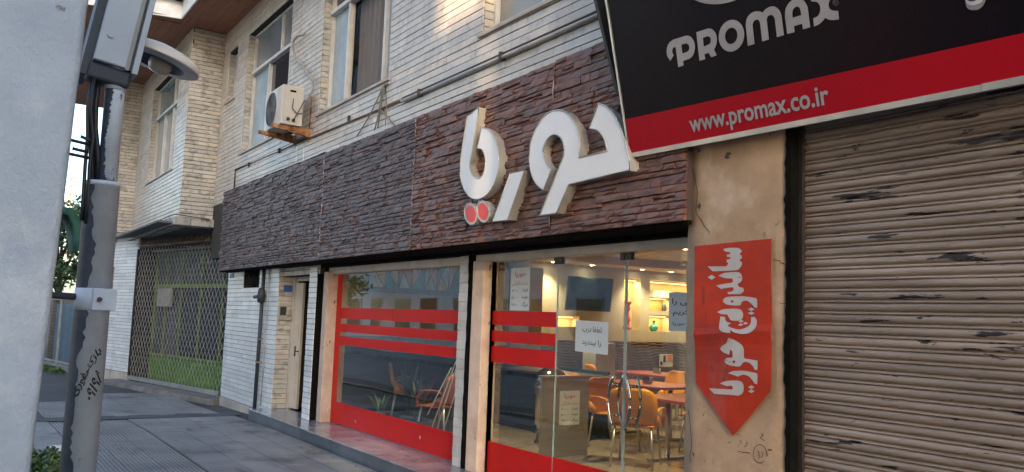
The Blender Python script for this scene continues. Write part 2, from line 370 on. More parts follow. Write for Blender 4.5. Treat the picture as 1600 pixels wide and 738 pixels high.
# ================================================================ SHOP BUILDING
B = thing('shop_building', 'two storey building with white tiled upper floor and brown stone band over the shop', 'building', (-10,0,0))
def rects(W, z0, z1, holes):
    zs = sorted({z0, z1}|{h for q in holes for h in q[2:4] if z0 < h < z1}); out = []
    for a, b in zip(zs, zs[1:]):
        for s0, s1 in cut_len(0, W, [(h[0], h[1]) for h in holes if h[2] < (a+b)/2 < h[3]]): out.append((s0, s1, a, b))
    return out
def wall_back(name, m_, B0, u, W, z0, z1, nrm, th, holes=(), parent=None):
    mb = MB(); B0 = Vector(B0); u = Vector(u).normalized(); n = Vector(nrm).normalized()
    for s0, s1, a, b in rects(W, z0, z1, holes):
        p = B0+u*s0; p.z = a; mb.obox(p-n*th, u*(s1-s0), n*th, (0,0,b-a))
    return mb.build(name, m_, parent or B)
YU = -.40; ZS = 7.38
# --- upper wall with four openings
U0 = -17.36
wins = [dict(x=(-16.92,-16.33), z=(5.83,6.85)), dict(x=(-15.62,-13.10), z=(4.61,6.90)), dict(x=(-11.63,-9.23), z=(4.60,6.90)), dict(x=(-7.02,-4.9), z=(4.56,6.90))]
holes = [(q['x'][0]-U0, q['x'][1]-U0, q['z'][0], q['z'][1]) for q in wins]
uw = wall_back('upper_wall', grout, (U0,YU,0), (1,0,0), 18.4, 2.7, ZS, (0,-1,0), .22, holes+[(14.11,18.41,2.69,3.46)])
tile_face(uw, (U0,YU,0), (1,0,0), 18.4, 3.78, ZS, (0,-1,0), tile_m, holes=holes, single=300, L=.8, gap=.007)
REC = .16
def window(q, trans, up, low, panes, Y=YU, small=False):
    x0, x1 = q['x']; z0, z1 = q['z']; yf = Y+REC; fw = .045
    f = MB(); a = x0+.0; b = x1
    for A in ((a, a+fw, z0, z1), (b-fw, b, z0, z1), (a+fw, b-fw, z0, z0+fw), (a+fw, b-fw, z1-fw, z1)): f.box(A[0], A[1], yf-.05, yf+.03, A[2], A[3])
    zt = trans
    if zt: f.box(a+fw, b-fw, yf-.085, yf+.03, zt-.03, zt+.03)
    for mx in up: f.box(mx-.02, mx+.02, yf-.05, yf+.03, (zt or z0)+.03, z1-fw)
    for mx in low: f.box(mx-.025, mx+.025, yf-.06, yf+.03, z0+fw, zt-.03)
    wo = f.build('window', mat('white_window_paint', (.66,.645,.61), (.54,.52,.49), 5, .5, .1, 30), B, bevel=.003)
    def pane(p0, p1, q0, q1, m_):
        if m_ is None: return
        MB().box(p0, p1, yf-.002, yf+.006, q0, q1).build('pane', m_, wo)
    e = [a+fw]+[v for v in up]+[b-fw]
    for i in range(len(e)-1): pane(e[i]+.02, e[i+1]-.02, (zt or z0)+.03, z1-fw, panes[0][i] if zt else panes[0][0])
    if zt:
        e = [a+fw]+[v for v in low]+[b-fw]
        for i in range(len(e)-1): pane(e[i]+.02, e[i+1]-.02, z0+fw, zt-.03, panes[1][i])
    MB().box(x0-.06, x1+.06, Y-.045, yf-.05, z0-.028, z0+.004).build('sill', mat('stone_sill', (.50,.43,.36), (.36,.30,.25), 4, .6, .2, 30), wo)
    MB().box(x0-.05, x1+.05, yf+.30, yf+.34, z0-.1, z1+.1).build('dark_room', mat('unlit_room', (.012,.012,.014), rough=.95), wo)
    rv = wall_back('window_reveal', grout, (x0-.02,Y,0), (0,1,0), REC, z0+.004, z1, (1,0,0), .012); rv.data.transform(Matrix.Translation((.008,0,0)))
    tile_face(rv, (x0+.004,Y,0), (0,1,0), REC-.05, z0+.004, z1, (1,0,0), tile_old, holes=(), L=.3, single=60, thick=.012)
    return wo
window(wins[0], None, [], [], [[dkglass]])
window(wins[1], 6.15, [-14.0], [-14.57,-13.45], [[mat('grey_glass', (.20,.22,.23), (.15,.165,.17), 2, .15, .1, 6, spec=.9)]*2, [frost, dkglass, frost]])
w2 = window(wins[2], 6.15, [-10.9,-9.7], [-10.92,-9.68], [[dkglass,dkglass,dkglass], [frost, CGLASS, frost]])
cu = MB(); n = 60
cu.grid([[(-10.9+1.2*i/n, YU+REC+.10+.018*math.sin(i*.9)+.01*math.sin(i*2.3+1), z) for i in range(n+1)] for z in (4.62,5.4,6.2)])
tag(cu.build('curtain', curtain), 'brown curtain hanging behind the middle pane of the large upstairs window', 'curtain')
gg = mat('beige_glass', (.30,.27,.22), (.24,.215,.175), 1.5, .2, .15, 8, spec=.6)
window(wins[3], None, [-6.14], [], [[gg]])
# --- bay: front, its right return, second bay return and front
BAYY = -1.05; bx1 = U0; bx0 = -22.75
bw = dict(x=(-21.2,-18.38), z=(4.60,6.90))
bh = [(bw['x'][0]-bx0, bw['x'][1]-bx0, *bw['z'])]
bf = wall_back('bay_front', grout, (bx0,BAYY,0), (1,0,0), bx1-bx0, 3.50, ZS, (0,-1,0), .2, bh)
tile_face(bf, (bx0,BAYY,0), (1,0,0), bx1-bx0, 3.50, ZS, (0,-1,0), tile_m, holes=bh, single=60, L=.7, gap=.010)
br = wall_back('bay_return', grout, (bx1,BAYY+.2,0), (0,1,0), YU-BAYY-.2, 3.50, ZS, (1,0,0), .15)
tile_face(br, (bx1,BAYY,0), (0,1,0), YU-BAYY-.012, 3.50, ZS, (1,0,0), tile_old, single=200, L=.55, gap=.009)
window(bw, 6.16, [-19.35], [-20.2,-19.3], [[mat('grey_glass', (.2,.22,.23))]*2, [mat('pale_reflecting_glass', (.36,.36,.35), (.28,.28,.27), 2, .12, .1, 8, spec=.9)]*3], Y=BAYY)
b2y = -1.66
r2 = wall_back('second_bay_return', grout, (bx0,b2y+.2,0), (0,1,0), BAYY-b2y-.2, 3.50, ZS, (1,0,0), .15)
tile_face(r2, (bx0,b2y,0), (0,1,0), BAYY-b2y-.012, 3.50, ZS, (1,0,0), tile_old, single=150, L=.4, gap=.009)
f2 = wall_back('second_bay_front', grout, (-25.0,b2y,0), (1,0,0), bx0+25.0, 3.50, ZS, (0,-1,0), .2)
tile_face(f2, (-25.0,b2y,0), (1,0,0), bx0+25.0, 3.50, ZS, (0,-1,0), tile_m, single=0, L=.4)
# drip ledge below the bays and their underside
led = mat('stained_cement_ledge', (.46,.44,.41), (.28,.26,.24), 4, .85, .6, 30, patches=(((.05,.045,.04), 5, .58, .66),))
for nm, A in (('bay_ledge', (bx0-.0, bx1+.05, BAYY-.06, BAYY+.20)), ('bay_ledge', (bx1-.2, bx1+.05, BAYY+.203, YU)), ('bay_ledge', (-25.05, bx0+.05, b2y-.06, b2y+.2)), ('bay_ledge', (bx0-.2, bx0+.05, b2y+.203, BAYY-.063))):
    MB().box(A[0], A[1]+(.05 if A[1] > bx0+.2 or A[0] < -24 else 0), A[2]-(.06 if A[2] < BAYY-.02 and A[3]-A[2] < .3 else 0), A[3], 3.33, 3.497).build(nm, led, B, bevel=.015)
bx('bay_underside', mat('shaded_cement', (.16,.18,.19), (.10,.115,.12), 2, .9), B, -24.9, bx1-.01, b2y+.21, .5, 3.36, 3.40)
for zz_, rr_ in ((3.30,.012),(3.52,.009)):
    cbl = MB().tube([(bx0-1.5,b2y-.10,zz_+.02),(bx0-.1,b2y-.12,zz_-.02),(bx0+.1,BAYY-.16,zz_),(bx0+2.6,BAYY-.17,zz_-.05),(bx1-.2,BAYY-.15,zz_),(bx1+.12,BAYY-.10,zz_+.01),(bx1+.13,YU-.1,zz_-.03)], rr_, 6)
    tag(cbl.build('ledge_cable', mat('black_cable', (.012,.015,.02), rough=.5)), 'dark cable sagging along the bay ledge, '+('lower one' if zz_ < 3.4 else 'upper one'), 'cable')
# --- timber eave: boards, white edge board
eave = [(-16.95,-1.36), (8,-1.36), (8,.2), (-26.4,.2), (-26.4,-3.2), (-17.35,-3.0), (-17.0,-1.9)]
ev = MB(); ev.face([(a, b, ZS+.012) for a, b in eave]); ev.face([(a, b, ZS+.30) for a, b in eave][::-1]); evo = ev.build('eave', wood_soffit, B)
for k in range(38):     # soffit boards
    x0 = -26.3+k*.50; y0 = -3.08 if x0 < -17.6 else -1.34
    MB().box(x0+.004, x0+.495, y0, BAYY+.0 if x0 < -17.6 else YU-.02, ZS-.008, ZS+.010, random.random()).build('soffit_board', wood_soffit, evo)
eb = MB(); E_ = [(-26.4,-3.2), (-17.30,-3.02), (-16.95,-1.36), (8,-1.36)]
for (a, b), (c, d) in zip(E_, E_[1:]):
    p = Vector((a,b,ZS-.02)); q = Vector((c,d,ZS-.02)); u = q-p; n = Vector((u.y,-u.x,0)).normalized()
    eb.obox(p, u, n*.03, (0,0,.34)); eb.obox(p+Vector((0,0,.34)), u, n*.16, (0,0,.03)); eb.obox(p+Vector((0,0,.37))+n*.13, u, n*.03, (0,0,.16))
eb.build('eave_board', white_p, B)
bx('roof_parapet', white_p, B, -25, 8, .3, .6, ZS+.31, ZS+.8)
# --- inner mass so nothing is hollow: party walls, slab between floors, back
for nm, A in (('floor_slab', (-17.3, -3.62, -.18, 8.8, 2.95, 3.15)), ('rear_wall', (-25, 3, 8.8, 9.0, -.3, 7.4)), ('side_wall', (-25, -24.8, -1.4, 8.8, -.3, 7.4)), ('roof', (-25, 3, .6, 9.0, 7.5, 7.7)), ('side_wall', (2.8, 3, -.4, 8.8, -.3, 7.4))):
    bx(nm, plaster, B, *A)
# --- ledge stone band
FY0 = -.50; panels = [(-16.22,-10.95,stone_m), (-10.95,-8.19,stone_m), (-8.19,-5.62,stone_r), (-5.62,-4.05,stone_r)]
allst = []
for pi, (a, b, sm) in enumerate(panels):
    pn = MB().box(a+.004, b-.004, FY0+.0, -.19, 2.425, 3.90).build('stone_panel', mat('panel_backing', (.085,.055,.05)), B)
    z = 2.42
    while z < 3.92:
        h = random.uniform(.038, .072); h = min(h, 3.935-z)
        if h < .02: break
        x = a+.004
        while x < b-.01:
            l = random.uniform(.08, .38); e = min(x+l, b-.004)
            if b-e < .06: e = b-.004
            split = random.random() < .3 and h > .06
            for z0, z1 in (((z, z+h*.5), (z+h*.5, z+h)) if split else ((z, z+h),)):
                d = random.choice((.005,.010,.014,.019,.027))+random.uniform(-.003,.003)
                c = Vector(((x+e)/2, FY0, z)); allst.append(((e-x)*(z1-z0)*abs((c-CP).normalized().y)/(c-CP).length**2, x, e, z0, z1, d, random.random(), pn, sm))
            x = e
        z += h
def stone(mb, k):
    _, x0, x1, z0, z1, d, t, pn, sm = k; n = max(2, min(6, int((x1-x0)/.07)+1)); g_ = .002; rows = []
    xs = [x0+g_+(x1-x0-2*g_)*i/n for i in range(n+1)]; zm = (z0+z1)/2
    dd = [(d+random.uniform(-.006,.006), d+random.uniform(-.002,.009), d+random.uniform(-.006,.006)) for _ in xs]
    rows.append([(x, FY0+.002, z0+g_) for x in xs])
    rows.append([(x, FY0-q[0], z0+g_+random.uniform(0,.004)) for x, q in zip(xs, dd)])
    rows.append([(x, FY0-q[1], zm+random.uniform(-.005,.005)) for x, q in zip(xs, dd)])
    rows.append([(x, FY0-q[2], z1-g_-random.uniform(0,.005)) for x, q in zip(xs, dd)])
    rows.append([(x, FY0+.002, z1-g_) for x in xs])
    mb.grid(rows, sm=False, tint=t)
    for i, s in ((0, 1), (n, -1)):
        p = [r[i] for r in rows]; mb.face(p if s > 0 else p[::-1], t)
allst.sort(key=lambda k: -k[0]); cnt = {}; rest = {}
for k in allst:
    if cnt.get(k[7].name, 0) < 230:
        cnt[k[7].name] = cnt.get(k[7].name, 0)+1; mb = MB(); stone(mb, k); mb.build('stone', k[8], k[7])
    else: stone(rest.setdefault(k[7].name, (MB(), k[7], k[8]))[0], k)
for mb, pn, sm in rest.values():
    o = mb.build('stone', sm, pn); o['kind'] = 'stuff'
mort = MB()     # pale mortar seams between the panels
for xj in (-10.95,-8.19,-5.62):
    p = [(xj+random.uniform(-.006,.006), FY0-.022-random.uniform(0,.008), 2.44+1.46*i/24) for i in range(25)]
    mort.tube(p, [random.choice((.001,.003,.006)) for _ in p], 5)
mort.build('mortar_seam', mat('pale_mortar', (.46,.38,.34), (.12,.08,.07), 25, .9, .4, 60, contrast=(.45,.6)), B)
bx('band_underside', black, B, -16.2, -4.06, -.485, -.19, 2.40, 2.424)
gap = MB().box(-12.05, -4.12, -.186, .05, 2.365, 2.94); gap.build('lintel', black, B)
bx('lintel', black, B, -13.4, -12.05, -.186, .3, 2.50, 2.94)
# --- ground floor tiled wall left of the door
gh = [(1.02, 1.98, 2.10, 2.40)]
lw = wall_back('ground_wall', grout, (-16.35,-.27,0), (1,0,0), 3.02, -.2, 2.95, (0,-1,0), .2, gh)
tile_face(lw, (-16.35,-.27,0), (1,0,0), 3.02, .07, 2.95, (0,-1,0), tile_low, course=.078, holes=gh, single=260, L=1.2)
MB().box(-16.36, -13.34, -.290, -.268, -.2, .064).build('base_course', mat('stained_base_stone', (.50,.46,.40), (.33,.29,.25), 2, .7, .3, 20), B)
gr = MB()
for i in range(8): gr.tube([(-15.30+i*.125,-.20,2.1),(-15.30+i*.125,-.20,2.4)], .011, 6)
gr.build('vent_grille', dark_metal, B); bx('vent_recess', black, B, -15.4,-14.3,-.10,-.075,2.05,2.42)
bx('vent_sill', white_p, B, -15.36,-14.34,-.29,-.2,2.085,2.098)
# reveal of the doorway (tiled, brownish) and lintel tiles
dr = wall_back('door_reveal', grout, (-13.36,-.07,0), (0,1,0), .42, .15, 2.5, (1,0,0), .2)
tile_face(dr, (-13.328,-.27,0), (0,1,0), .225, .15, 2.5, (1,0,0), tile_old, course=.078, single=60, L=.5, thick=.010)
lt = wall_back('door_lintel', grout, (-13.33,-.20,0), (1,0,0), 1.62, 2.27, 2.5, (0,-1,0), .2)
tile_face(lt, (-13.33,-.20,0), (1,0,0), 1.62, 2.27, 2.5, (0,-1,0), tile_old, course=.078, single=20, L=.7)
df = MB(); df.box(-13.345,-13.27,-.045,.03,.15,2.27).box(-12.14,-12.06,.0,.06,.15,2.27).box(-13.27,-12.14,-.0,.06,2.20,2.27); df.build('door_frame', white_metal, B, bevel=.006)
dl = MB(); hinge = Vector((-13.265,-.02,0)); dv = Vector((1,.12,0)).normalized(); nn = Vector((-dv.y,dv.x,0))
dl.obox(hinge+Vector((0,0,.17)), dv*.27, nn*.045, (0,0,2.0)); dlo = dl.build('door', mat('cream_door_paint', (.62,.54,.44), (.52,.44,.35), 2, .45, .1, 20), B, bevel=.004)
MB().obox(hinge+dv*.06+Vector((0,0,.30))-nn*.012, dv*.16, nn*.012, (0,0,1.72)).build('door_panel', MATS['cream_door_paint'], dlo, bevel=.004)
hd = MB().tube([hinge+dv*.24-nn*.06+Vector((0,0,1.0)), hinge+dv*.24-nn*.06+Vector((0,0,1.16))], .012, 8); hd.tube([hinge+dv*.24+Vector((0,0,1.08)), hinge+dv*.24-nn*.06+Vector((0,0,1.08))], .01, 6); hd.build('handle', dark_metal, dlo)
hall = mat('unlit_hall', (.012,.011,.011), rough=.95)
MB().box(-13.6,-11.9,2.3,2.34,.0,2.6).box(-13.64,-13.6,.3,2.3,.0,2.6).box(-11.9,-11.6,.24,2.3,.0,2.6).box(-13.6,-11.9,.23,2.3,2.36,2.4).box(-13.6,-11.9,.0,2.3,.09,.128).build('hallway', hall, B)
# narrow tiled pilaster right of the doorway, black gap, worn cream jamb
pl = wall_back('pilaster', black, (-12.06,-.22,0), (1,0,0), .30, .15, 2.38, (0,-1,0), .35)
tile_face(pl, (-12.06,-.22,0), (1,0,0), .30, .15, 2.38, (0,-1,0), tile_low, course=.078, single=40, L=.6)
bx('jamb_gap', black, B, -11.758,-11.66,-.13,.1,.15,2.38)
MB().box(-11.66,-11.50,-.16,.06,.15,2.30).build('door_jamb', plaster_pink, B, bevel=.01)
# pilaster between window and doors
pl2 = wall_back('pilaster', mat('cream_pilaster', (.60,.54,.48), (.47,.41,.36), 3, .6, .2, 30), (-7.80,-.10,0), (1,0,0), .20, .15, 2.38, (0,-1,0), .25)
tile_face(pl2, (-7.80,-.10,0), (1,0,0), .195, .15, 2.38, (0,-1,0), mat('cream_tile', (.66,.60,.54), (.52,.46,.41), 3, .5, .1, 30, tint=.1), course=.10, single=40, L=.6, thick=.008)
jg = MB()
for xx in (-7.598,): 
    n = 40; jg.grid([[(xx, -.12+random.uniform(-.006,.006), .15+2.22*i/n) for i in range(n+1)], [(xx+.085, -.05+random.uniform(-.01,.01), .15+2.22*i/n) for i in range(n+1)], [(xx+.105, -.0, .15+2.22*i/n) for i in range(n+1)]])
jg.build('jamb_gap', black, B)
MB().box(-7.492,-7.27,-.13,.06,.15,2.30).build('door_jamb', plaster_pink, B, bevel=.012)
# --- plaster column with worn edges
c0, c1 = -4.115, -3.245
zz = [-.02+.08*i for i in range(36)]+[3.4]
cm = MB(); prof = []
for z in zz:
    eL = c0+random.uniform(-.012,.012); eR = c1+random.uniform(-.006,.003); j = lambda s=.006: random.uniform(-s, s)
    prof.append([(eL,.3,z),(eL-.0+j(.01),-.40,z),(eL+.02,-.447+j(),z)]+[(c0+(c1-c0)*t,-.45+j(.003),z) for t in (.15,.3,.45,.6,.75,.88)]+[(eR-.02,-.446+j(),z),(eR,-.41+j(.01),z),(eR,-.2,z)])
cm.grid(prof); weld(cm.build('column', plaster, B))
MB().box(c1+.0,c1+.012,-.37,-.2,0,3.46).build('jamb_gap', black, B)
crk = MB()
for pts in ([(1082,262),(1090,300),(1086,330),(1100,352),(1112,372)],[(1208,405),(1226,412),(1240,420)],[(1216,473),(1232,475),(1242,480)],[(1072,290),(1079,330),(1075,372)],[(1075,640),(1080,690),(1077,735)]):
    P_ = []
    for (a, b), (c, d) in zip(pts, pts[1:]):
        for k in range(4): P_.append(atY(a+(c-a)*k/4+random.uniform(-1.2,1.2), b+(d-b)*k/4+random.uniform(-1.2,1.2), -.4553))
    stroke(crk, P_, random.choice((.004,.006,.003)), (0,-1,0))
crk.build('crack', black, B)
edge_b = MB(); n = 90; rw = [[],[]]
for i in range(n+1):
    z = 3.4*i/n; rw[0].append((c1-.016-abs(random.gauss(0,.008))-.010*math.sin(z*3)**2, -.4575, z)); rw[1].append((c1+.013, -.4575, z))
rw.append([(c1+.013, -.36, 3.4*i/n) for i in range(n+1)]); edge_b.grid(rw, sm=False); edge_b.build('tar_edge', black, B)
# wall above/right of shutter
bx('shutter_lintel', plaster, B, c1, .0, -.40, -.2, 3.46, 3.9); bx('end_column', plaster, B, -.4, 2.8, -.44, -.2, -.02, 3.42)
bx('shutter_guide', mat('tarred_guide', (.016,.014,.013), (.035,.022,.016), 8, .7, .6, 40), B, c1+.013, c1+.040, -.385, -.2, 0, 3.46)
bx('threshold', kerb_m, B, c1, -.4, -.40, -.2, -.1, .05)
# ================================================================ ROLLER SHUTTER
slat_m = mat('dirty_painted_shutter', (.33,.26,.215), (.20,.152,.12), 2.0, .55, .2, 40, tint=.16, stretch=(.35,1,3), rvar=.1, contrast=(.3,.7),
    patches=(((.10,.066,.046), 1.6, .48, .70, (.6,1,9), .65), ((.012,.010,.010), 2.7, .61, .625, (.6,1,5)), ((.012,.010,.010), 13, .665, .675, (.4,1,1.6)), ((.014,.012,.011), 8, .64, .655, (.5,1,2)), ((.42,.37,.32), 4, .62, .70, (.5,1,4), .5)))
sh = thing('roller_shutter', 'closed grey brown corrugated roller shutter with peeling paint', 'shutter', (-1.8,-.35,0))
z = .05; SY = -.335; k = 0; XS0, XS1 = c1+.036, -.40
pr = [(.012,.014),(-.002,.011),(-.016,.006),(-.024,.0),(-.0275,-.008),(-.0275,-.018),(-.024,-.027),(-.016,-.034),(-.008,-.036),(-.0075,-.038),(-.017,-.042),(-.0225,-.047),(-.0215,-.052),(-.014,-.0555),(-.001,-.057)]
while z < 3.36:
    mb = MB(); nx = 12; rows = []
    tilt = random.uniform(-.0015,.0015)
    for i in range(nx+1):
        x = XS0+(XS1-XS0)*i/nx; dy = .003*math.sin(x*3.1+z*2)+.002*math.sin(x*7+z*5)+random.uniform(-.0008,.0008); dz = tilt*i/nx+random.uniform(-.0006,.0006)
        rows.append([(x, SY+a+dy, z+.052+b+dz) for a, b in pr])
    mb.grid(rows, sm=True, tint=random.random()); mb.build('slat', slat_m, sh); z += .0650
# ================================================================ SHOP WINDOW (left) and DOORS
def onG(px, py, Y=0.0): return atY(px, py, Y)
swn = thing('shop_window', 'large shop window with red film border and three red stripes', 'shop window', (-9.6,0,.15))
X0, X1 = -11.50, -7.80; ZT = 2.27
splits = [X0, -9.63, -8.69, X1]
for i in range(3): MB().box(splits[i]+.003, splits[i+1]-.003, .0, .010, .155, ZT).build('pane', GLASS, swn)
fr = MB().box(X0-.0,X1,.012,.05,.150,.19).box(X0,X0+.03,.012,.05,.19,ZT); fr.build('frame', alu, swn)
bx('header_beam', white_metal, swn, -11.95, X1-.02, -.09, .05, 2.272, 2.362, bevel=.004)
def film(nm, m_, par, *r): MB().box(r[0], r[1], -.005, -.001, r[2], r[3]).build(nm, m_, par)
film('red_border', red_m, swn, X0+.0, X0+.17, .16, 2.262)
for z0, z1 in ((1.632,1.785), (1.445,1.558), (1.262,1.382)):
    for a, b in ((X0+.173, -9.632), (-9.628, -8.692), (-8.688, X1-.004)): film('red_stripe', red_m, swn, a, b, z0, z1)
for a, b in ((X0+.173, -10.55), (-10.548, -9.632), (-9.628, -8.692), (-8.688, X1-.004)): film('red_base', red_m, swn, a, b, .16, .458)
dm = MB()
for (px, py) in ((556,659),(603,694),(657,684)):
    p = onG(px, py); dm.box(p.x-.006, p.x+.006, -.008, -.006, p.z-.015, p.z+.02)
dm.build('film_tear', white_p, swn)
# doors: fixed pane and two leaves
dw = thing('glass_entrance', 'frameless glass entrance doors with red film and curved steel handles', 'glass door', (-5.7,0,.15))
d0, d1, d2, d3 = -7.27, -6.17, -5.225, -4.12
fx = MB().box(d0+.003, d1-.004, 0, .010, .165, 2.285).build('fixed_pane', GLASS, dw)
l1 = MB().box(d1+.004, d2-.006, 0, .012, .165, 2.285).build('door_leaf', GLASS, dw)
l2 = MB().box(d2+.006, d3, 0, .012, .165, 2.285).build('door_leaf', GLASS, dw)
edge = mat('glass_edge', (.45,.52,.48), rough=.2)
for xx, p in ((d1-.004, fx), (d2-.012, l1), (d2+.003, l2)): MB().box(xx, xx+.006, -.003, .014, .17, 2.28).build('glass_edge', edge, p)
bx('header_beam', white_metal, dw, -7.50, -4.12, -.09, .05, 2.292, 2.372, bevel=.004)
bx('side_channel', alu, dw, d0-.03, d0+.0, -.03, .03, .15, 2.29)
for xx in (d1-.05, d1+.01, d2-.07, d2+.012): bx('patch_fitting', dark_metal, dw, xx, xx+.055, -.014, .026, 2.23, 2.291)
for z0, z1 in ((1.645,1.787), (1.475,1.588), (1.268,1.428)): film('red_stripe', red_m, dw, d0+.004, d1-.006, z0, z1)
film('red_base', red_m, dw, d0+.004, d1-.008, .166, .475); film('red_base', red_m, dw, d1+.008, d2-.016, .166, .480)
def handle(xc, s, parent, side):
    mb = MB(); zc, H = 1.07, .20; yo = -.05 if side < 0 else .062
    arc = [(xc+s*.055*(1-(t/8)**2)-s*.02, yo, zc+H*t/8) for t in range(-8, 9)]
    mb.tube(arc, .0135, 10); mb.lathe([(0,0),(.0135,0)], arc[0], 8)
    for t in (3, 13): mb.tube([(arc[t][0], yo, arc[t][2]), (arc[t][0], 0 if side < 0 else .012, arc[t][2])], .009, 8)
    mb.build('handle', chrome, parent)
for sd in (-1, 1): handle(d2-.055, 1, l1, sd) if False else None
handle(d2-.10, -1, l1, -1); handle(d2+.10, 1, l2, -1); handle(d2-.10, -1, l1, 1); handle(d2+.10, 1, l2, 1)
paper = mat('white_paper', (.60,.62,.60), (.55,.57,.56), 3, .7); ink = mat('black_ink', (.02,.02,.022), rough=.6); inkr = mat('red_ink', (.50,.02,.02), rough=.6)
inko = mat('orange_ink', (.55,.16,.03), rough=.6); inkb = mat('blue_ink', (.05,.16,.30), rough=.6)
def sheet(name, label, bl, br, tl, lines, nrm, cat='notice', parent_at=None):
    """paper sheet with printed lines: (text, a0, a1, b0, b1, material)"""
    bl, br, tl = Vector(bl), Vector(br), Vector(tl); n = Vector(nrm).normalized(); t = thing(name, label, cat, tuple(bl))
    MB().obox(bl, br-bl, n*.001, tl-bl).build('paper', paper, t)
    for (tx, a0, a1, b0, b1, mm) in lines:
        f = quad_map(bl+(br-bl)*a0+(tl-bl)*b0+n*.0018, bl+(br-bl)*a1+(tl-bl)*b0+n*.0018, bl+(br-bl)*a0+(tl-bl)*b1+n*.0018); mb = MB(); text_on(mb, tx, f, .012); mb.build('print', mm, t)
    return t
menu = [(shape('حوریا'), .22, .78, .76, .93, inkr), (shape('مکزیکی')+' '+shape('ذرت'), .08, .92, .57, .70, inko),
        (shape('کوچک'), .62, .93, .42, .52, ink), ('۳۰۰۰', .08, .42, .43, .50, inkb), (shape('متوسط'), .58, .93, .26, .36, ink), ('۵۰۰۰', .08, .42, .27, .34, inkb), (shape('بزرگ'), .62, .93, .08, .20, ink), ('۷۵۰۰', .08, .42, .10, .17, inkb)]
a, b, c = onG(799,487,.014), onG(826,487,.014), onG(802,418,.014)
sheet('price_list', 'small white price list taped high inside the fixed glass pane above the red stripes', (a.x,.0135,a.z), (b.x,.0135,a.z), (a.x,.0135,c.z), menu, (0,-1,0)) if False else None
sheet('price_list', 'white price list taped high on the glass above the red stripes', (-6.955,-.002,1.795), (-6.62,-.002,1.795), (-6.955,-.002,2.215), menu, (0,-1,0))
sheet('door_notice', 'square white notice with two lines of black script taped on the middle glass door', (-5.885,-.002,1.445), (-5.435,-.002,1.435), (-5.885,-.002,1.72), [(shape('درب')+' '+shape('لطفا'), .22, .80, .60, .84, ink), (shape('ببندید')+' '+shape('را'), .22, .80, .20, .42, ink)], (0,-1,0))
sheet('dress_notice', 'white notice partly hidden behind the plaster column on the right glass door', (-4.72,-.002,1.66), (-4.28,-.002,1.66), (-4.72,-.002,1.955), [(shape('را')+' '+shape('اسلامی'), .08, .92, .66, .86, ink), (shape('متشکریم'), .10, .90, .38, .56, ink), (shape('حوریا')+' '+shape('ساندویچ'), .10, .95, .12, .24, ink)], (0,-1,0))
# ================================================================ INTERIOR
XW = -11.5; wallc = mat('cream_plaster', (.50,.44,.31), (.45,.39,.27), 1.5, .75, .05)
floor_m = mat('polished_beige_floor', (.36,.30,.20), (.27,.22,.15), 1.5, .15, .03, 20, tint=.08)
rm = thing('dining_room', 'cream dining room with niches and ceiling spots behind the glass front', 'room', (-8,3,.15))
MB().box(-11.5,-3.6,.06,8.6,.05,.1285).build('floor_bed', kerb_m, rm)
fl = MB()
for i in range(20):
    for j in range(21): fl.box(-11.49+i*.4, -11.49+i*.4+.396, .07+j*.4, .07+j*.4+.396, .129, .150, random.random())
o = fl.build('floor_tile', floor_m, rm); o['kind'] = 'stuff'
CZ = 2.84
nich = [(5.50,5.90,1.60,2.55), (6.13,8.0,2.35,2.54), (6.13,6.66,1.97,2.22), (6.13,6.66,1.585,1.89), (3.86,4.48,1.62,1.80)]
nh = [(q[0]-.05, q[1]-.05, q[2], q[3]) for q in nich]
wall_back('wall', wallc, (XW,.05,0), (0,1,0), 8.5, 1.386, CZ+.1, (1,0,0), .22, nh, rm)
bx('niche_back', mat('niche_paint', (.52,.40,.20), (.47,.35,.17), 2, .7), rm, XW-.26, XW-.222, 3.6, 8.2, 1.5, 2.62)
wave = MB(); rows = []
bx('plain_panel', mat('dark_flat_panel', (.05,.045,.045), rough=.5), rm, XW+.001, XW+.02, .06, 3.38, .15, 1.384)
for i in range(220):
    y = 3.39+5.12*i/219; rows.append([(XW+.014+.006*math.sin(z*120+2.6*math.sin(y*5+z*3)+1.3*math.sin(y*19+z*9))+.003*math.sin(y*31+z*17), y, z) for z in [.15+1.23*k/150 for k in range(151)]])
wave.grid(rows, sm=True); wave.build('wave_panel', mat('bronze_wave_panel', (.12,.085,.07), (.09,.065,.052), 3, .32, .05, spec=.7), rm)
bx('wall', wallc, rm, XW, -3.6, 8.52, 8.6, .15, CZ); bx('wall', wallc, rm, -3.68, -3.6, .1, 8.5, .15, CZ); bx('wall', wallc, rm, XW-.2, XW+.0, .05, 8.5, .1, 1.38)
bx('ceiling', mat('ceiling_paint', (.52,.44,.29), rough=.8), rm, XW, -3.6, .06, 8.6, CZ, CZ+.05)
sof = MB(); rows = []   # curved dropped soffit along the niche wall
for i in range(40):
    y = .1+8.3*i/39; wv = XW+1.0+.35*math.sin(y*.9+.5); rows.append([(XW+.001,y,2.70),(wv,y,2.70),(wv,y,CZ-.001)])
sof.grid(rows, sm=False); sof.build('dropped_ceiling', mat('tan_ceiling', (.42,.30,.16), (.36,.25,.13), 2, .7), rm)
warm = (1, .78, .48)
lit = mat('lit_lamp', (1,.9,.7), emit=(1,.86,.62), es=14)
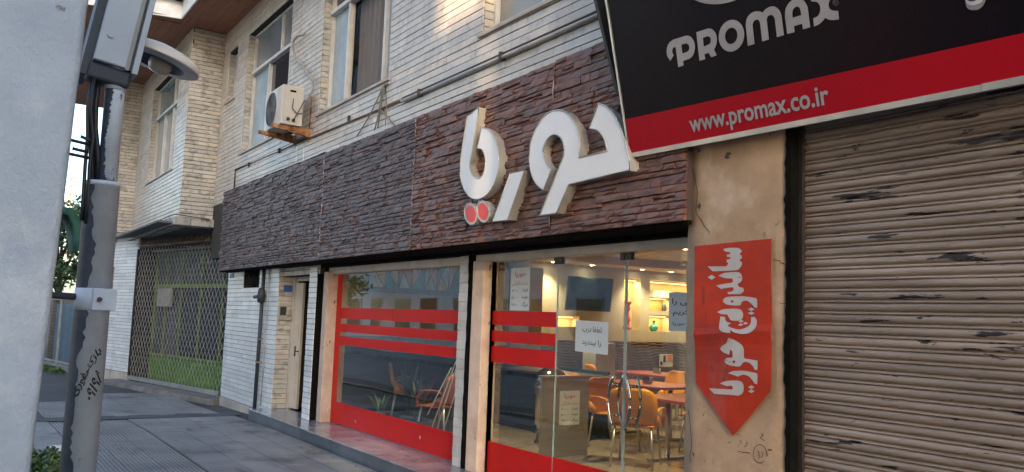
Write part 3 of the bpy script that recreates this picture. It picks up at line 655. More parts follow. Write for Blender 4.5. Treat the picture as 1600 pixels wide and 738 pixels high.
def spot(x, y, z, e, lbl):
    t = thing('ceiling_spot', lbl, 'ceiling lamp', (x,y,z), 'recessed spots in the dining room ceiling')
    MB().lathe([(.070,0),(.070,-.008),(.055,-.010)], (x,y,z), 16, caps=False).build('rim', alu, t); MB().lathe([(.0,-.004),(.055,-.005)], (x,y,z), 16, caps=False).build('lens', lit, t)
    ld = bpy.data.lights.new('spot_bulb', 'SPOT'); ld.energy = e; ld.color = warm; ld.spot_size = math.radians(110); ld.spot_blend = .9; ld.shadow_soft_size = .05
    lo = bpy.data.objects.new('spot_bulb', ld); COL.objects.link(lo); lo.parent = t; lo.location = (0,0,-.03)
sp = [(-11.27,3.72,'spot nearest the menu sheet, above the red stripes of the door'),(-11.27,4.55,'spot above the television left corner'),(-11.27,5.72,'spot above the tall red vase recess'),(-11.27,6.45,'spot above the upper wall niche'),(-11.27,7.25,'spot nearest the plaster column edge')]
for x, y, l in sp: spot(x, y, 2.698, 38, 'small lit ceiling '+l)
for x, y, l in ((-8.6,1.2,'spot in the front row near the counter'),(-6.0,1.6,'spot in the front row near the doors'),(-8.8,4.3,'spot in the middle of the room'),(-6.0,4.8,'spot above the front table'),(-8.8,7.2,'spot at the back of the room'),(-10.75,1.3,'spot added to brighten the wall behind the shop window')): spot(x, y, CZ-.002, 230 if x < -10 else 92, 'lit ceiling '+l)  # the last spot is an added lamp that brightens the upper wall
for (y0, y1, z, e, l) in ((5.5,5.9,2.50,5,'warm light tube over the tall vase recess'),(6.13,8.0,2.50,5,'warm light tube in the upper niche'),(6.13,6.66,2.19,2.5,'amber light tube in the middle niche'),(6.13,6.66,1.86,3.5,'warm light tube in the lower niche'),(3.9,4.44,1.78,4,'amber light tube in the long slot left of the notice')):
    t = thing('niche_lamp', l, 'lamp', (XW-.1,(y0+y1)/2,z)); MB().tube([(XW-.1,y0+.03,z),(XW-.1,y1-.03,z)], .008, 6).build('tube', mat('niche_tube', (1,.8,.5), emit=(1,.62,.22), es=1.5), t)
    ld = bpy.data.lights.new('niche_bulb', 'AREA'); ld.shape = 'RECTANGLE'; ld.size = .1; ld.size_y = (y1-y0)*.9; ld.energy = e*.4; ld.color = (1,.62,.25); lo = bpy.data.objects.new('niche_bulb', ld); COL.objects.link(lo); lo.parent = t; lo.location = (0,0,-.015)
# television
tv = thing('television', 'black flat television on the cream wall, tilted slightly down', 'television', (XW+.1,4.6,2.2))
def tvp(y, z, d): return (XW+.10+d+(z-1.9)*.12, y, z)
MB().hexa([tvp(4.10,1.905,-.04),tvp(4.10,1.905,.0),tvp(5.10,1.905,.0),tvp(5.10,1.905,-.04),tvp(4.10,2.49,-.04),tvp(4.10,2.49,.0),tvp(5.10,2.49,.0),tvp(5.10,2.49,-.04)]).build('body', mat('black_plastic', (.012,.012,.014), rough=.35), tv, bevel=.004)
MB().face([tvp(4.13,1.95,.003),tvp(5.07,1.95,.003),tvp(5.07,2.465,.003),tvp(4.13,2.465,.003)]).build('screen', mat('dark_screen', (.004,.008,.012), rough=.25, spec=.25), tv)
bx('wall_mount', dark_metal, tv, XW+.0, XW+.08, 4.5, 4.7, 2.1, 2.3)
vs = thing('red_vase', 'tall red ceramic stand vase in the lit recess', 'vase', (XW-.10,5.68,1.60)); vase_r = mat('red_glaze', (.35,.04,.03), rough=.25)
MB().lathe([(.06,0),(.085,.01),(.085,.03),(.05,.06),(.035,.12),(.06,.17),(.05,.21),(.03,.26),(.028,.33),(.055,.38),(.06,.40),(.035,.44),(.075,.49),(.08,.51),(.05,.52)], (XW-.10,5.68,1.601), 20).build('body', vase_r, vs)
vs = thing('turquoise_jug', 'small turquoise jug in the lower wall niche', 'jug', (XW-.10,6.32,1.586)); tq = mat('turquoise_glaze', (.03,.30,.28), (.02,.18,.18), 12, .25)
MB().lathe([(.045,0),(.07,.02),(.085,.06),(.07,.10),(.03,.13),(.022,.16),(.03,.19),(.036,.20)], (XW-.10,6.34,1.586), 18).build('body', tq, vs); MB().tube([(XW-.08,6.29,1.76),(XW-.08,6.25,1.74),(XW-.08,6.25,1.69),(XW-.08,6.27,1.66)], .007, 6).build('handle', tq, vs)
vs = thing('leaf_ornament', 'dark ornament at the end of the middle niche', 'ornament', (XW-.08,6.58,1.97)); MB().lathe([(.04,0),(.05,.05),(.03,.10),(.015,.15)], (XW-.08,6.58,1.971), 12).build('body', mat('dark_teal', (.03,.06,.06), rough=.4), vs)
ps = thing('wall_poster', 'small white and orange poster on the dark wave panel', 'poster', (XW+.05,6.5,.93)); MB().box(XW+.045,XW+.05,6.36,6.70,.935,1.17).build('paper', paper, ps)
MB().box(XW+.051,XW+.053,6.56,6.69,1.04,1.16).build('print', mat('orange_print', (.75,.28,.03), rough=.6), ps); MB().box(XW+.051,XW+.053,6.46,6.52,1.02,1.14).box(XW+.051,XW+.053,6.38,6.44,.97,1.03).build('print', ink, ps)
pr_ = thing('service_column', 'grey boxed column beside the wall, seen behind the square notice', 'column', (-11.1,4.4,.15)); MB().box(-11.3,-10.95,4.42,4.85,.15,1.36).build('body', mat('pale_grey_paint', (.42,.43,.42), rough=.6), pr_)
# steel partition with price list, urn, dark counter
pt = thing('steel_partition', 'brushed steel partition panel at the end of the counter', 'partition', (-7.8,1.4,.15))
MB().box(-7.83,-7.80,1.04,1.73,.15,1.055).build('panel', mat('brushed_steel', (.38,.355,.29), (.31,.29,.24), 2, .38, .03, 40, metal=.6, stretch=(1,1,8)), pt, bevel=.003); MB().box(-7.86,-7.78,1.02,1.75,1.056,1.075).build('top_rail', steel, pt)
sheet('price_list', 'white price list stuck on the steel partition inside', (-7.798,1.295,.51), (-7.798,1.59,.51), (-7.798,1.295,.90), menu, (1,0,0))
UX = atY(862,590,1.75).x
ur = thing('steel_urn', 'large domed stainless steel urn behind the partition', 'urn', (-8.7,1.75,.15))
MB().lathe([(.20,0),(.20,.05),(.17,.07),(.17,.24),(.20,.26),(.20,.62),(.215,.64),(.215,.70),(.22,.71),(.22,.76)], (UX,1.75,.15), 28).build('body', steel, ur)
MB().lathe([(.225,.765),(.22,.80),(.20,.86),(.16,.92),(.10,.96),(.04,.975)], (UX,1.75,.15), 28).build('lid', chrome, ur); MB().lathe([(.012,.97),(.012,1.0),(.025,1.01),(.02,1.035)], (UX,1.75,.15), 12).build('knob', dark_metal, ur)
MB().tube([(UX+.05,1.56,.36),(UX+.07,1.49,.36),(UX+.07,1.49,.32)], .014, 8).build('tap', chrome, ur)
ct = thing('counter', 'long dark counter with steel top left of the urn', 'counter', (-9.6,2.5,.15)); cm_ = mat('dark_blue_laminate', (.02,.03,.045), (.015,.022,.035), 2, .25)
MB().box(-11.1,-8.75,2.25,2.9,.15,.96).build('body', cm_, ct, bevel=.004); MB().box(-11.13,-8.72,2.2,2.95,.962,.995).build('top', steel, ct, bevel=.004); MB().box(-11.0,-8.8,2.86,2.90,.996,1.04).build('upstand', mat('teal_glass', (.04,.09,.09), rough=.15), ct)
for k in range(3): MB().box(-11.05+k*.83,-10.35+k*.80,2.235,2.249,.22,.90).build('door', cm_, ct, bevel=.003)
fg = thing('display_fridge', 'tall dark fridge seen behind the fixed pane', 'fridge', (-11.2,2.3,.15)); MB().box(-11.45,-10.9,2.0,2.6,.15,2.5).build('body', mat('dark_grey_metal', (.05,.052,.056), rough=.3), fg, bevel=.01); MB().box(-11.40,-10.95,1.985,1.998,.3,2.4).build('door', mat('fridge_glass', (.07,.10,.13), rough=.08, spec=.8), fg)
MB().box(-10.898,-10.86,2.35,2.56,1.3,2.45).build('side_panel', mat('blue_white_panel', (.40,.48,.58), rough=.5), fg)
cb = thing('cream_cabinet', 'cream tall cabinet against the niche wall', 'cabinet', (-11.2,3.2,.15)); MB().box(-11.45,-11.05,2.75,3.35,.15,2.56).build('body', mat('cream_laminate', (.46,.41,.29), rough=.5), cb, bevel=.004); MB().box(-11.048,-11.03,2.78,3.05,.2,2.5).build('door', MATS['cream_laminate'], cb); MB().box(-11.048,-11.03,3.06,3.32,.2,2.5).build('door', MATS['cream_laminate'], cb)
# stained glass frieze behind the shop window
sg = thing('stained_glass_frieze', 'teal and yellow stained glass frieze with dark leading behind the shop window', 'stained glass', (XW+.3,1.3,2.2))
cols = [mat('teal_glass_piece', (.015,.30,.28), rough=.2), mat('yellow_glass_piece', (.62,.46,.06), rough=.2), mat('green_glass_piece', (.02,.26,.12), rough=.2), mat('pale_glass_piece', (.42,.60,.60), rough=.2), mat('amber_glass_piece', (.60,.19,.03), rough=.2)]
sx = XW+.30; bx('backing', dark_metal, sg, sx-.03, sx, .35, 2.75, 2.06, 2.62)
for c_ in range(11):
    y0 = .40+c_*.213; top = [(y0,2.60),(y0+.203,2.60)]; kk = random.uniform(.3,.7); 
    a0,a1,b0,b1 = (y0+.004,2.10),(y0+.203,2.10),(y0+.004,2.58),(y0+.203,2.58); m1 = (y0+.1+random.uniform(-.05,.05), 2.33+random.uniform(-.06,.06))
    for P3 in ((a0,a1,m1),(a1,b1,m1),(b1,b0,m1),(b0,a0,m1)):
        cx_ = sum(p[0] for p in P3)/3; cz_ = sum(p[1] for p in P3)/3; q = [(sx+.004, cx_+(p[0]-cx_)*.86, cz_+(p[1]-cz_)*.86) for p in P3]
        MB().prism(q, (-.003,0,0)).build('glass_piece', random.choice(cols), sg)
bx('rail', dark_metal, sg, sx-.02, sx+.02, .3, 2.8, 2.03, 2.058)
# furniture
orange = mat('orange_plastic', (.66,.26,.006), (.58,.22,.005), 2, .35, .02, 30); greenp = mat('green_plastic', (.10,.26,.04), rough=.4); deep = mat('deep_orange_plastic', (.50,.13,.03), rough=.4)
tabm = mat('red_brown_laminate', (.30,.055,.04), (.26,.045,.035), 2, .38, spec=.3)
def make_chair(m_):
    t = thing('chair', '', 'chair', (0,0,0)); W = .275
    # shell: seat then back, one swept surface with thickness (local: faces +Y)
    def shell(path, w0, w1, nm):
        rows = []; n = 10
        for i, (y, z, wf) in enumerate(path):
            rows.append([(W*wf*(2*j/n-1), y-(.035*(1-(2*j/n-1)**2) if z > .55 else 0), z+(.012*(2*j/n-1)**2 if z < .5 else 0)) for j in range(n+1)])
        mb = MB(); mb.grid(rows); o = mb.build(nm, m_, t); s = o.modifiers.new('s', 'SOLIDIFY'); s.thickness = .016; s.offset = 0; return o
    shell([(.24,.425,.80),(.225,.44,.92),(.1,.438,.98),(-.05,.43,.96),(-.17,.435,.88),(-.19,.45,.86)], 1, 1, 'seat')
    shell([(-.16,.44,.90),(-.185,.50,.96),(-.20,.60,1.0),(-.22,.70,1.0),(-.235,.78,.96),(-.245,.83,.82),(-.248,.86,.5)], 1, 1, 'backrest')
    for s in (-1, 1):
        p = [(s*.235,-.19,.60),(s*.275,-.13,.655),(s*.285,.0,.66),(s*.283,.12,.64),(s*.27,.19,.56),(s*.25,.20,.44)]
        a = MB(); rows = []
        for i, q in enumerate(p): rows.append([(q[0]-s*.02, q[1], q[2]-.004),(q[0]+s*.022, q[1], q[2]),(q[0]+s*.022, q[1]+(.0 if i < 4 else .01), q[2]-.018),(q[0]-s*.02, q[1], q[2]-.02)])
        a.grid(rows, True, True, caps=True); a.build('armrest', m_, t)
        pn_ = MB(); pn_.grid([[(s*.238,-.185,.45),(s*.243,-.19,.60)],[(s*.25,-.12,.45),(s*.268,-.13,.56)],[(s*.25,-.06,.45),(s*.265,-.05,.50)]]); o = pn_.build('side_panel', m_, t); q_ = o.modifiers.new('s', 'SOLIDIFY'); q_.thickness = .014
    for sx_, sy_ in ((-1,-1),(1,-1),(-1,1),(1,1)): MB().tube([(sx_*.20,sy_*.17,.435),(sx_*.235,sy_*.23,.0)], [.014,.012], 8).build('leg', alu, t)
    return t
def put(o, loc, rz, label, group=None): o.location = loc; o.rotation_euler = (0,0,rz); o['label'] = label; o['group'] = group or 'orange plastic chairs in the dining room'
def dup(root, loc, rz, label, m_=None):
    r = root.copy(); COL.objects.link(r)
    for ch in root.children:
        c = ch.copy(); COL.objects.link(c); c.parent = r
        if m_ and ch.name.split('.')[0] != 'leg': c.data = ch.data.copy(); c.data.materials[0] = m_
    put(r, loc, rz, label); return r
ch0 = make_chair(orange)
put(ch0, (-7.02,1.78,.15), .62, 'orange armchair nearest the door handles with its back to the street')
for x, y, rz, l in ((-5.75,2.0,.75,'orange armchair half hidden by the plaster column at the front table'),(-8.05,2.35,-1.45,'orange armchair left of the front table next to the steel partition'),(-6.6,3.05,3.0,'orange armchair on the far side of the front table'),(-7.55,3.35,2.2,'orange armchair between the front and middle tables'),
                    (-9.0,2.70,-.2,'orange armchair in front of the middle table'),(-7.85,4.15,1.9,'orange armchair right of the middle table'),(-9.3,4.45,3.1,'orange armchair behind the middle table'),(-10.9,4.55,-.3,'orange armchair in front of the back table near the wave wall'),(-9.45,5.5,1.6,'orange armchair at the right end of the back table'),(-10.2,6.5,2.9,'orange armchair furthest back by the wave wall')):
    dup(ch0, (x,y,.15), rz, l)
dup(ch0, (-9.36,.62,.15), 2.0, 'deep orange armchair behind the right end of the shop window', deep)
dup(ch0, (-9.98,1.30,.32), 2.3, 'green armchair behind the deep orange one in the shop window', greenp)
dup(ch0, (-11.0,.95,.15), -.45, 'light orange armchair in the middle of the shop window view')
def table(cx, cy, lx, ly, label):
    t = thing('table', label, 'table', (cx,cy,.15), 'red brown dining tables'); pts = []
    for sx_, sy_, a0 in ((1,1,0),(-1,1,90),(-1,-1,180),(1,-1,270)):
        for k in range(6): a = math.radians(a0+18*k); pts.append((cx+sx_*(lx/2-.16)+.16*math.cos(a), cy+sy_*(ly/2-.16)+.16*math.sin(a), .885))
    MB().prism(pts, (0,0,-.03)).build('tabletop', tabm, t, bevel=.004)
    for s in (-1, 1):
        MB().tube([(cx+s*(lx/2-.22),cy,.855),(cx+s*(lx/2-.22),cy,.18)], .03, 12).build('leg', steel, t); MB().box(cx+s*(lx/2-.22)-.03,cx+s*(lx/2-.22)+.03,cy-.3,cy+.3,.151,.18).build('foot', steel, t, bevel=.008)
    nb = thing('napkin_holder', 'steel napkin holder standing on the '+label.split(' with')[0], 'napkin holder', (cx,cy,.887)); MB().box(cx-.07,cx+.07,cy-.03,cy+.03,.887,.90).box(cx-.07,cx+.07,cy-.03,cy-.025,.90,.98).box(cx-.07,cx+.07,cy+.025,cy+.03,.90,.98).build('holder', chrome, nb); MB().box(cx-.06,cx+.06,cy-.022,cy+.022,.905,.97).build('napkins', white_p, nb)
table(-6.70,2.42,1.40,.85,'front dining table with rounded corners near the doors'); table(-8.75,3.55,1.35,.85,'middle dining table behind the steel partition'); table(-10.5,5.4,1.4,.85,'back dining table by the wave wall')
def blades(nm, x, y, n, h, w_, m_, label):
    t = thing(nm, label, 'plant', (x,y,.15)); MB().lathe([(.10,0),(.14,.22),(.145,.24),(.12,.24)], (x,y,.15), 18).build('pot', mat('dark_pot', (.03,.05,.07), rough=.5), t)
    mb = MB()
    for k in range(n):
        a = random.uniform(0, 2*PI); l = random.uniform(.15, .5); hh = h*random.uniform(.6,1.1); s_ = Vector((-math.sin(a),math.cos(a),0))*w_; rows = []
        for i in range(6): q = i/5; p = Vector((x+math.cos(a)*(.05+l*.5*q*q), y+math.sin(a)*(.05+l*.35*q*q), .38+hh*(q-.12*q*q))); rows.append([p-s_*(math.sin(PI*min(.98,q*.8+.15))), p+s_*(math.sin(PI*min(.98,q*.8+.15)))])
        mb.grid(rows)
    mb.build('leaves', m_, t)
sanm = mat('dark_blade_leaf', (.02,.05,.03), (.012,.03,.02), 20, .4); lil = mat('pale_green_leaf', (.16,.28,.10), (.10,.18,.06), 20, .45)
blades('snake_plant', -10.0, .50, 22, .80, .030, sanm, 'dark upright bladed plant in the middle of the shop window'); blades('snake_plant', -9.55, .38, 14, .62, .028, sanm, 'dark bladed plant next to the leaning rods in the shop window'); blades('lily_plant', -10.55, .33, 16, .30, .022, lil, 'small pale green leafy plant low in the shop window left of the bladed plants')
rods = thing('leaning_rods', 'thin white rods leaning inside the shop window', 'rods', (-8.5,.3,.15))
for i, (a, b) in enumerate((((675,668),(712,566)),((682,672),(714,572)),((692,676),(719,590)),((668,648),(705,575)))):
    p, q = atY(a[0],a[1],.22), atY(b[0],b[1],.10+.02*i); MB().tube([p, q], .008, 6).build('rod', white_p, rods)
# ================================================================ CHANNEL LETTERS
LY = -.60
face_m = mat('opal_letter_face', (.80,.77,.74), (.74,.71,.68), 2, .35, .02); side_m = mat('brushed_letter_side', (.62,.60,.55), (.42,.40,.36), 3, .40, .05, 50, metal=.45, stretch=(2,1,.4), patches=(((.16,.12,.08), 6, .6, .7, (1,1,1), .6),)); red_face = mat('red_letter_face', (.72,.045,.02), rough=.3)
def c1p(x, y): return (710+x/3.513, 150+y/3.513)
def c2p(x, y): return (820+x/3.69, 150+y/3.69)
AL = [(72,110),(135,62),(98,300),(86,370),(87,400),(100,435),(125,452),(145,447),(162,420),(172,370),(167,322),(150,292),(124,288),(148,172),(185,185),(215,222),(236,280),(243,350),(238,420),(220,480),(190,530),(150,560),(110,565),(75,545),(50,500),(36,450),(32,400),(45,280)]
RA = [(308,424),(388,408),(292,680),(207,690)]
WH = [(85,690),(165,500),(205,395),(225,340),(227,290),(210,243),(180,222),(150,230),(122,262),(106,310),(110,355),(128,397),(153,422),(108,545),(65,505),(38,440),(27,350),(38,260),(70,180),(115,115),(165,86),(215,85),(255,108),(285,150),(305,205),(318,275),(313,357),(475,318),(466,265),(442,218),(410,193),(370,188),(425,42),(470,65),(515,112),(550,180),(580,270),(603,370),(605,430),(255,508),(183,675)]
ls = thing('letter_sign', 'large white raised shop name letters with metal sides on the brown stone band', 'letter sign', tuple(atY(850,260,LY)))
def refine(pts, sharp):     # round all corners but the sharp ones
    P = [Vector((p[0], p[1], 0)) for p in pts]; n = len(P); out = []
    for i in range(n):
        a, b, c, d = P[(i-1) % n], P[i], P[(i+1) % n], P[(i+2) % n]; out.append(b)
        if i in sharp and (i+1) % n in sharp: continue
        if i in sharp: a = b*2-c if False else b
        if (i+1) % n in sharp: d = c
        if (b-c).length < 12: continue
        for t in (.33, .66):
            out.append(.5*((2*b)+(-a+c)*t+(2*a-5*b+4*c-d)*t*t+(-a+3*b-3*c+d)*t*t*t))
    return [(p.x, p.y) for p in out]
def letter(nm, pts, cp, sharp, fm=face_m, lab=None):
    pts = refine(pts, sharp); o3 = [atY(*cp(x, y), LY) for x, y in pts]
    cx = sum(p.x for p in o3)/len(o3)
    body = poly_sheet(nm, o3, [], fm, ls, (0, FY0-.0-LY, 0), side_m)
    rim = MB(); q = [Vector(p)+Vector((0,-.001,0)) for p in o3]
    rim.tube(q+[q[0]], .0065, 5); rim.build('rim', side_m, body)
    return body
letter('letter', AL, c1p, {0,1,12,13}); letter('letter', RA, c1p, {0,1,2,3}); letter('letter', WH, c2p, {0,12,13,26,27,31,32,37,38,39,40})
for cx, cy, rx, ry in ((90,648,34,60),(158,635,34,60)):
    ring = lambda k, n=24: [atY(*c1p(cx+rx*k*math.cos(2*PI*i/n)+ry*k*.10*math.sin(2*PI*i/n), cy+ry*k*math.sin(2*PI*i/n)), LY) for i in range(n)]
    o = poly_sheet('letter_dot', ring(1), [], side_m, ls, (0, FY0-LY, 0)); f = [p+Vector((0,-.002,0)) for p in ring(.80)]; poly_sheet('red_face', f, [], red_face, o, (0,-.002,0)); q = [p for p in ring(1)]; MB().tube(q+[q[0]], .007, 5).build('rim', alu, o)
# ================================================================ HANGING SIGN BOARD
P0 = atY(985,247,-.55); TOP = atX(948,0,P0.x); P1 = atY(1600,131,-.55); U = (P1-P0).normalized(); T = (TOP-P0).normalized(); NB = U.cross(T).normalized()
if NB.y > 0: NB = -NB
sb = thing('sign_board', 'large black and red brand sign board tilted over the roller shutter', 'sign board', tuple(P0))
blk = mat('glossy_black_print', (.0035,.0035,.006), (.010,.003,.006), .8, .38, .02, 3, spec=.08, contrast=(.4,.7)); redp = mat('crimson_print', (.40,.006,.016), (.35,.005,.014), 1, .38, .02, 3, spec=.06)
greyp = mat('grey_print', (.36,.32,.31), rough=.45)
LB = 4.6; HB = 2.1
R1 = atP(980,186,P0,NB); R2 = atP(1600,38,P0,NB); hL = (R1-P0).dot(T); s2 = (R2-P0).dot(U); h2 = (R2-P0).dot(T); hs = (h2-hL)/s2
print('SIGN', P0, U, T, NB, hL, s2, h2)
def SP(s, t, d=0): return P0+U*s+T*t+NB*d
bk = MB().obox(SP(.012,.03,-.12), U*(LB-.02), NB*.119, T*(HB-.03)); bk.build('board', blk, sb)
MB().hexa([SP(.012,.028,0),SP(LB,.028,0),SP(LB,.028,.003),SP(.012,.028,.003),SP(.012,hL,0),SP(LB,hL+hs*LB,0),SP(LB,hL+hs*LB,.003),SP(.012,hL,.003)]).build('red_band', redp, sb)
MB().obox(SP(-.0,0,-.13), U*2.55, NB*.140, T*.034).build('frame_rail', alu, sb); MB().obox(SP(2.553,0,-.13), U*(LB-2.55), NB*.144, T*.037).build('frame_rail', alu, sb)
MB().obox(SP(-.012,.034,-.13), U*.016, NB*.136, T*(HB-.03)).build('frame_side', alu, sb)
def sign_print(nm, polys, cp, m_=greyp, sm=False):
    for outer, hol in polys:
        o3 = [atP(*cp(*p), P0+NB*.0045, NB) for p in outer]; h3 = [[atP(*cp(*p), P0+NB*.0045, NB) for p in h] for h in hol]
        if sm: o3 = smooth(o3, 1); h3 = [smooth(h, 2) for h in h3]
        poly_sheet(nm, o3, h3, m_, sb)
c3 = lambda x, y: (1030+x/6.707, y/6.707); c4 = lambda x, y: (1160+x/6.712, y/6.712)
def ell(cx, cy, rx, ry, rot=0, n=40): return [(cx+rx*math.cos(t)*math.cos(rot)-ry*math.sin(t)*math.sin(rot), cy+rx*math.cos(t)*math.sin(rot)+ry*math.sin(t)*math.cos(rot)) for t in [2*PI*i/n for i in range(n)]]
def cr(pts, sharp=()):
    return refine(pts, set(sharp))
sign_print('letter', [(cr([(118,640),(90,600),(78,550),(85,490),(110,445),(150,415),(280,375),(320,380),(355,415),(373,470),(370,540),(345,595),(310,620),(250,640),(257,688),(200,706),(172,495),(150,500),(138,525),(140,560),(152,578)], (0,5,6,12,13,14,15,16,20)), [cr([(232,470),(285,455),(310,475),(315,510),(300,540),(243,562)],(0,1,5))])], c3)
sign_print('letter', [(cr([(388,340),(510,300),(550,305),(590,345),(605,405),(598,470),(575,520),(603,580),(545,602),(518,555),(475,570),(483,622),(422,638)], (0,1,6,7,8,9,10,11,12)), [cr([(458,398),(510,380),(535,395),(540,425),(530,460),(467,490)],(0,1,5))])], c3)
sign_print('letter', [(ell(757,376,133,168,.18), [ell(755,377,64,86,.15)])], c3)
sign_print('letter', [(cr([(57,483),(35,270),(45,200),(80,150),(130,122),(180,122),(215,133),(240,100),(290,72),(340,72),(385,105),(410,160),(437,370),(362,390),(340,205),(325,170),(300,158),(270,170),(255,200),(278,415),(207,437),(185,240),(170,212),(145,208),(120,225),(107,260),(128,462)], (0,1,6,11,12,13,14,18,19,20,21,25,26)), [])], c4)
sign_print('letter', [(cr([(470,358),(447,180),(452,100),(490,30),(540,-5),(600,-15),(650,15),(685,75),(712,287),(635,310),(627,250),(540,277),(548,338)], (0,1,7,8,9,10,11,12)), [cr([(527,188),(525,130),(540,88),(575,70),(600,85),(610,115),(617,160)],(0,6))])], c4)
sign_print('letter', [(cr([(752,278),(742,195),(790,170),(815,120),(812,60),(780,22),(722,18),(712,-65),(780,-72),(840,-50),(862,-20),(895,-60),(960,-115),(968,-30),(925,-5),(905,40),(915,90),(950,112),(1005,115),(1013,203),(950,212),(900,205),(870,188),(840,225),(800,258)], (0,1,6,7,10,12,13,18,19,22)), [])], c4)
sign_print('registered_mark', [(ell(977,28,30,30), [ell(977,28,24,24)])], c4, mat('dim_grey_print', (.12,.11,.11), rough=.5))
mbr = MB(); text_on(mbr, 'R', quad_map(atP(*c4(966,42),P0+NB*.0045,NB), atP(*c4(990,36),P0+NB*.0045,NB), atP(*c4(963,16),P0+NB*.0045,NB))); mbr.build('registered_mark', MATS['dim_grey_print'], sb)
sign_print('logo_ring', [(ell(640,-250,420,290,-.20,60), [ell(640,-270,395,262,-.20,60)])], c3)
mbt = MB(); bl, brr, tl = atP(1079,207.5,P0+NB*.0065,NB), atP(1296.5,162.5,P0+NB*.0065,NB), atP(1077,184.5,P0+NB*.0065,NB)
vs_, _ = text_polys('www.promax.co.ir', .02)
u_ = (brr-bl); v_ = T*(.112)
base = SP(0,0)  # text baseline runs parallel to the slightly rising red band
f_ = lambda a, b: bl+u_*a+v_*(b*1.32-.34)
text_on(mbt, 'www.promax.co.ir', f_, .02); mbt.build('web_address', greyp, sb)
c8 = lambda x, y: (1480+x/13.33, y/13.33)
sign_print('bottle_picture', [(cr([(375,-200),(378,20),(420,85),(520,120),(640,90),(740,20),(800,-200)], (0,6)), [])], c8, mat('white_print', (.62,.60,.60), rough=.4))
sign_print('bottle_picture', [(cr([(385,60),(400,140),(450,195),(540,215),(650,200),(740,130),(790,40),(800,-20),(745,20),(640,95),(520,127),(425,95)], ()), [])], c8, mat('grey_reflection_print', (.27,.24,.25), rough=.4))
o_ = [(405,-100),(420,5),(480,36),(560,25),(610,5),(640,-100)]
for o3 in [[atP(*c8(*p), P0+NB*.006, NB) for p in o_]]: poly_sheet('bottle_label', o3, [], mat('navy_print', (.012,.03,.10), rough=.4), sb)
br0 = thing('sign_brace', 'dark steel brace holding the black sign board out from the wall', 'brace', tuple(atX(966,150,-4.72)))
MB().hexa([Vector(atX(963,150,-4.72))+Vector(d) for d in ((0,0,0),(.03,0,0),(.03,.05,0),(0,.05,0))]+[Vector(atX(913,-60,-4.78))+Vector(d) for d in ((0,0,0),(.03,0,0),(.03,.10,0),(0,.10,0))]).build('bar', dark_metal, br0)
MB().tube([atX(966,150,-4.72)+Vector((0,.02,0)), Vector((-4.70,-.42,atX(966,150,-4.72).z+.05))], .02, 6).build('wall_bolt', dark_metal, br0)
# ================================================================ ARROW SIGN ON COLUMN
AY = -.468; aw = thing('arrow_sign', 'faded red metal arrow sign pointing down with white script on the plaster column', 'sign', tuple(atY(1145,500,AY)))
red_old = mat('faded_red_enamel', (.50,.036,.008), (.38,.024,.007), 2.2, .5, .4, 14, spec=.2, rvar=.1, contrast=(.35,.7), patches=(((.40,.13,.12), 1.6, .56, .72, (1.6,1,.8), .55), ((.16,.03,.015), 7, .60, .66, (1.5,1,.6), .7), ((.26,.03,.02), 2.6, .50, .62, (.8,1,2.4), .6), ((.48,.42,.36), 14, .70, .72)))
ap = [(1084.5,385),(1144,377.5),(1205.2,373),(1205.5,490),(1205,610),(1176,648),(1145,681.5),(1115,642),(1086,598),(1085,490)]
rows = []
def AP(px, py, d=0): p = atY(px, py, AY); return p+Vector((0,-d-.012*math.exp(-((p.z-1.66-.06*(p.x+3.7))/.035)**2)+.004*math.sin(p.z*9+p.x*6),0))
n = 30
for i in range(n+1):
    t = i/n; py = 385+(681.5-385)*t; yl_ = 385-.0*t; L_ = 1084.5+1.5*min(1, t/.72); R_ = 1205.2
    if py > 598: L_ = 1086+(1145-1086)*(py-598)/(681.5-598)
    if py > 610: R_ = 1205-(1205-1145)*(py-610)/(681.5-610)
    row = []
    for j in range(9):
        s = j/8; yy = py-(12*(1-t)**1.0)*s if py < 598 else py; row.append((L_+(R_-L_)*s, yy))
    rows.append(row)
mb = MB(); mb.grid([[AP(*p) for p in r] for r in rows], sm=False); o = mb.build('plate', red_old, aw); s = o.modifiers.new('s', 'SOLIDIFY'); s.thickness = .003; s.offset = 1
whp = mat('worn_white_print', (.52,.47,.44), (.45,.40,.37), 6, .55, .15, 30, patches=(((.30,.06,.04), 16, .66, .70, (.5,1,2)),))
c6 = lambda x, y: (1080+x/4.615, 370+y/4.615); c7 = lambda x, y: (1080+x/4.34, 520+y/4.34)
def paint(polys, cp):
    for outer, hol, sh_ in polys:
        q = refine(outer, sh_); poly_sheet('painted_letter', [AP(*cp(*p), .0035) for p in q], [[AP(*cp(*p), .0035) for p in h] for h in hol], whp, aw)
dia = lambda x, y, a, b: [(x-a,y),(x,y-b),(x+a,y),(x,y+b)]
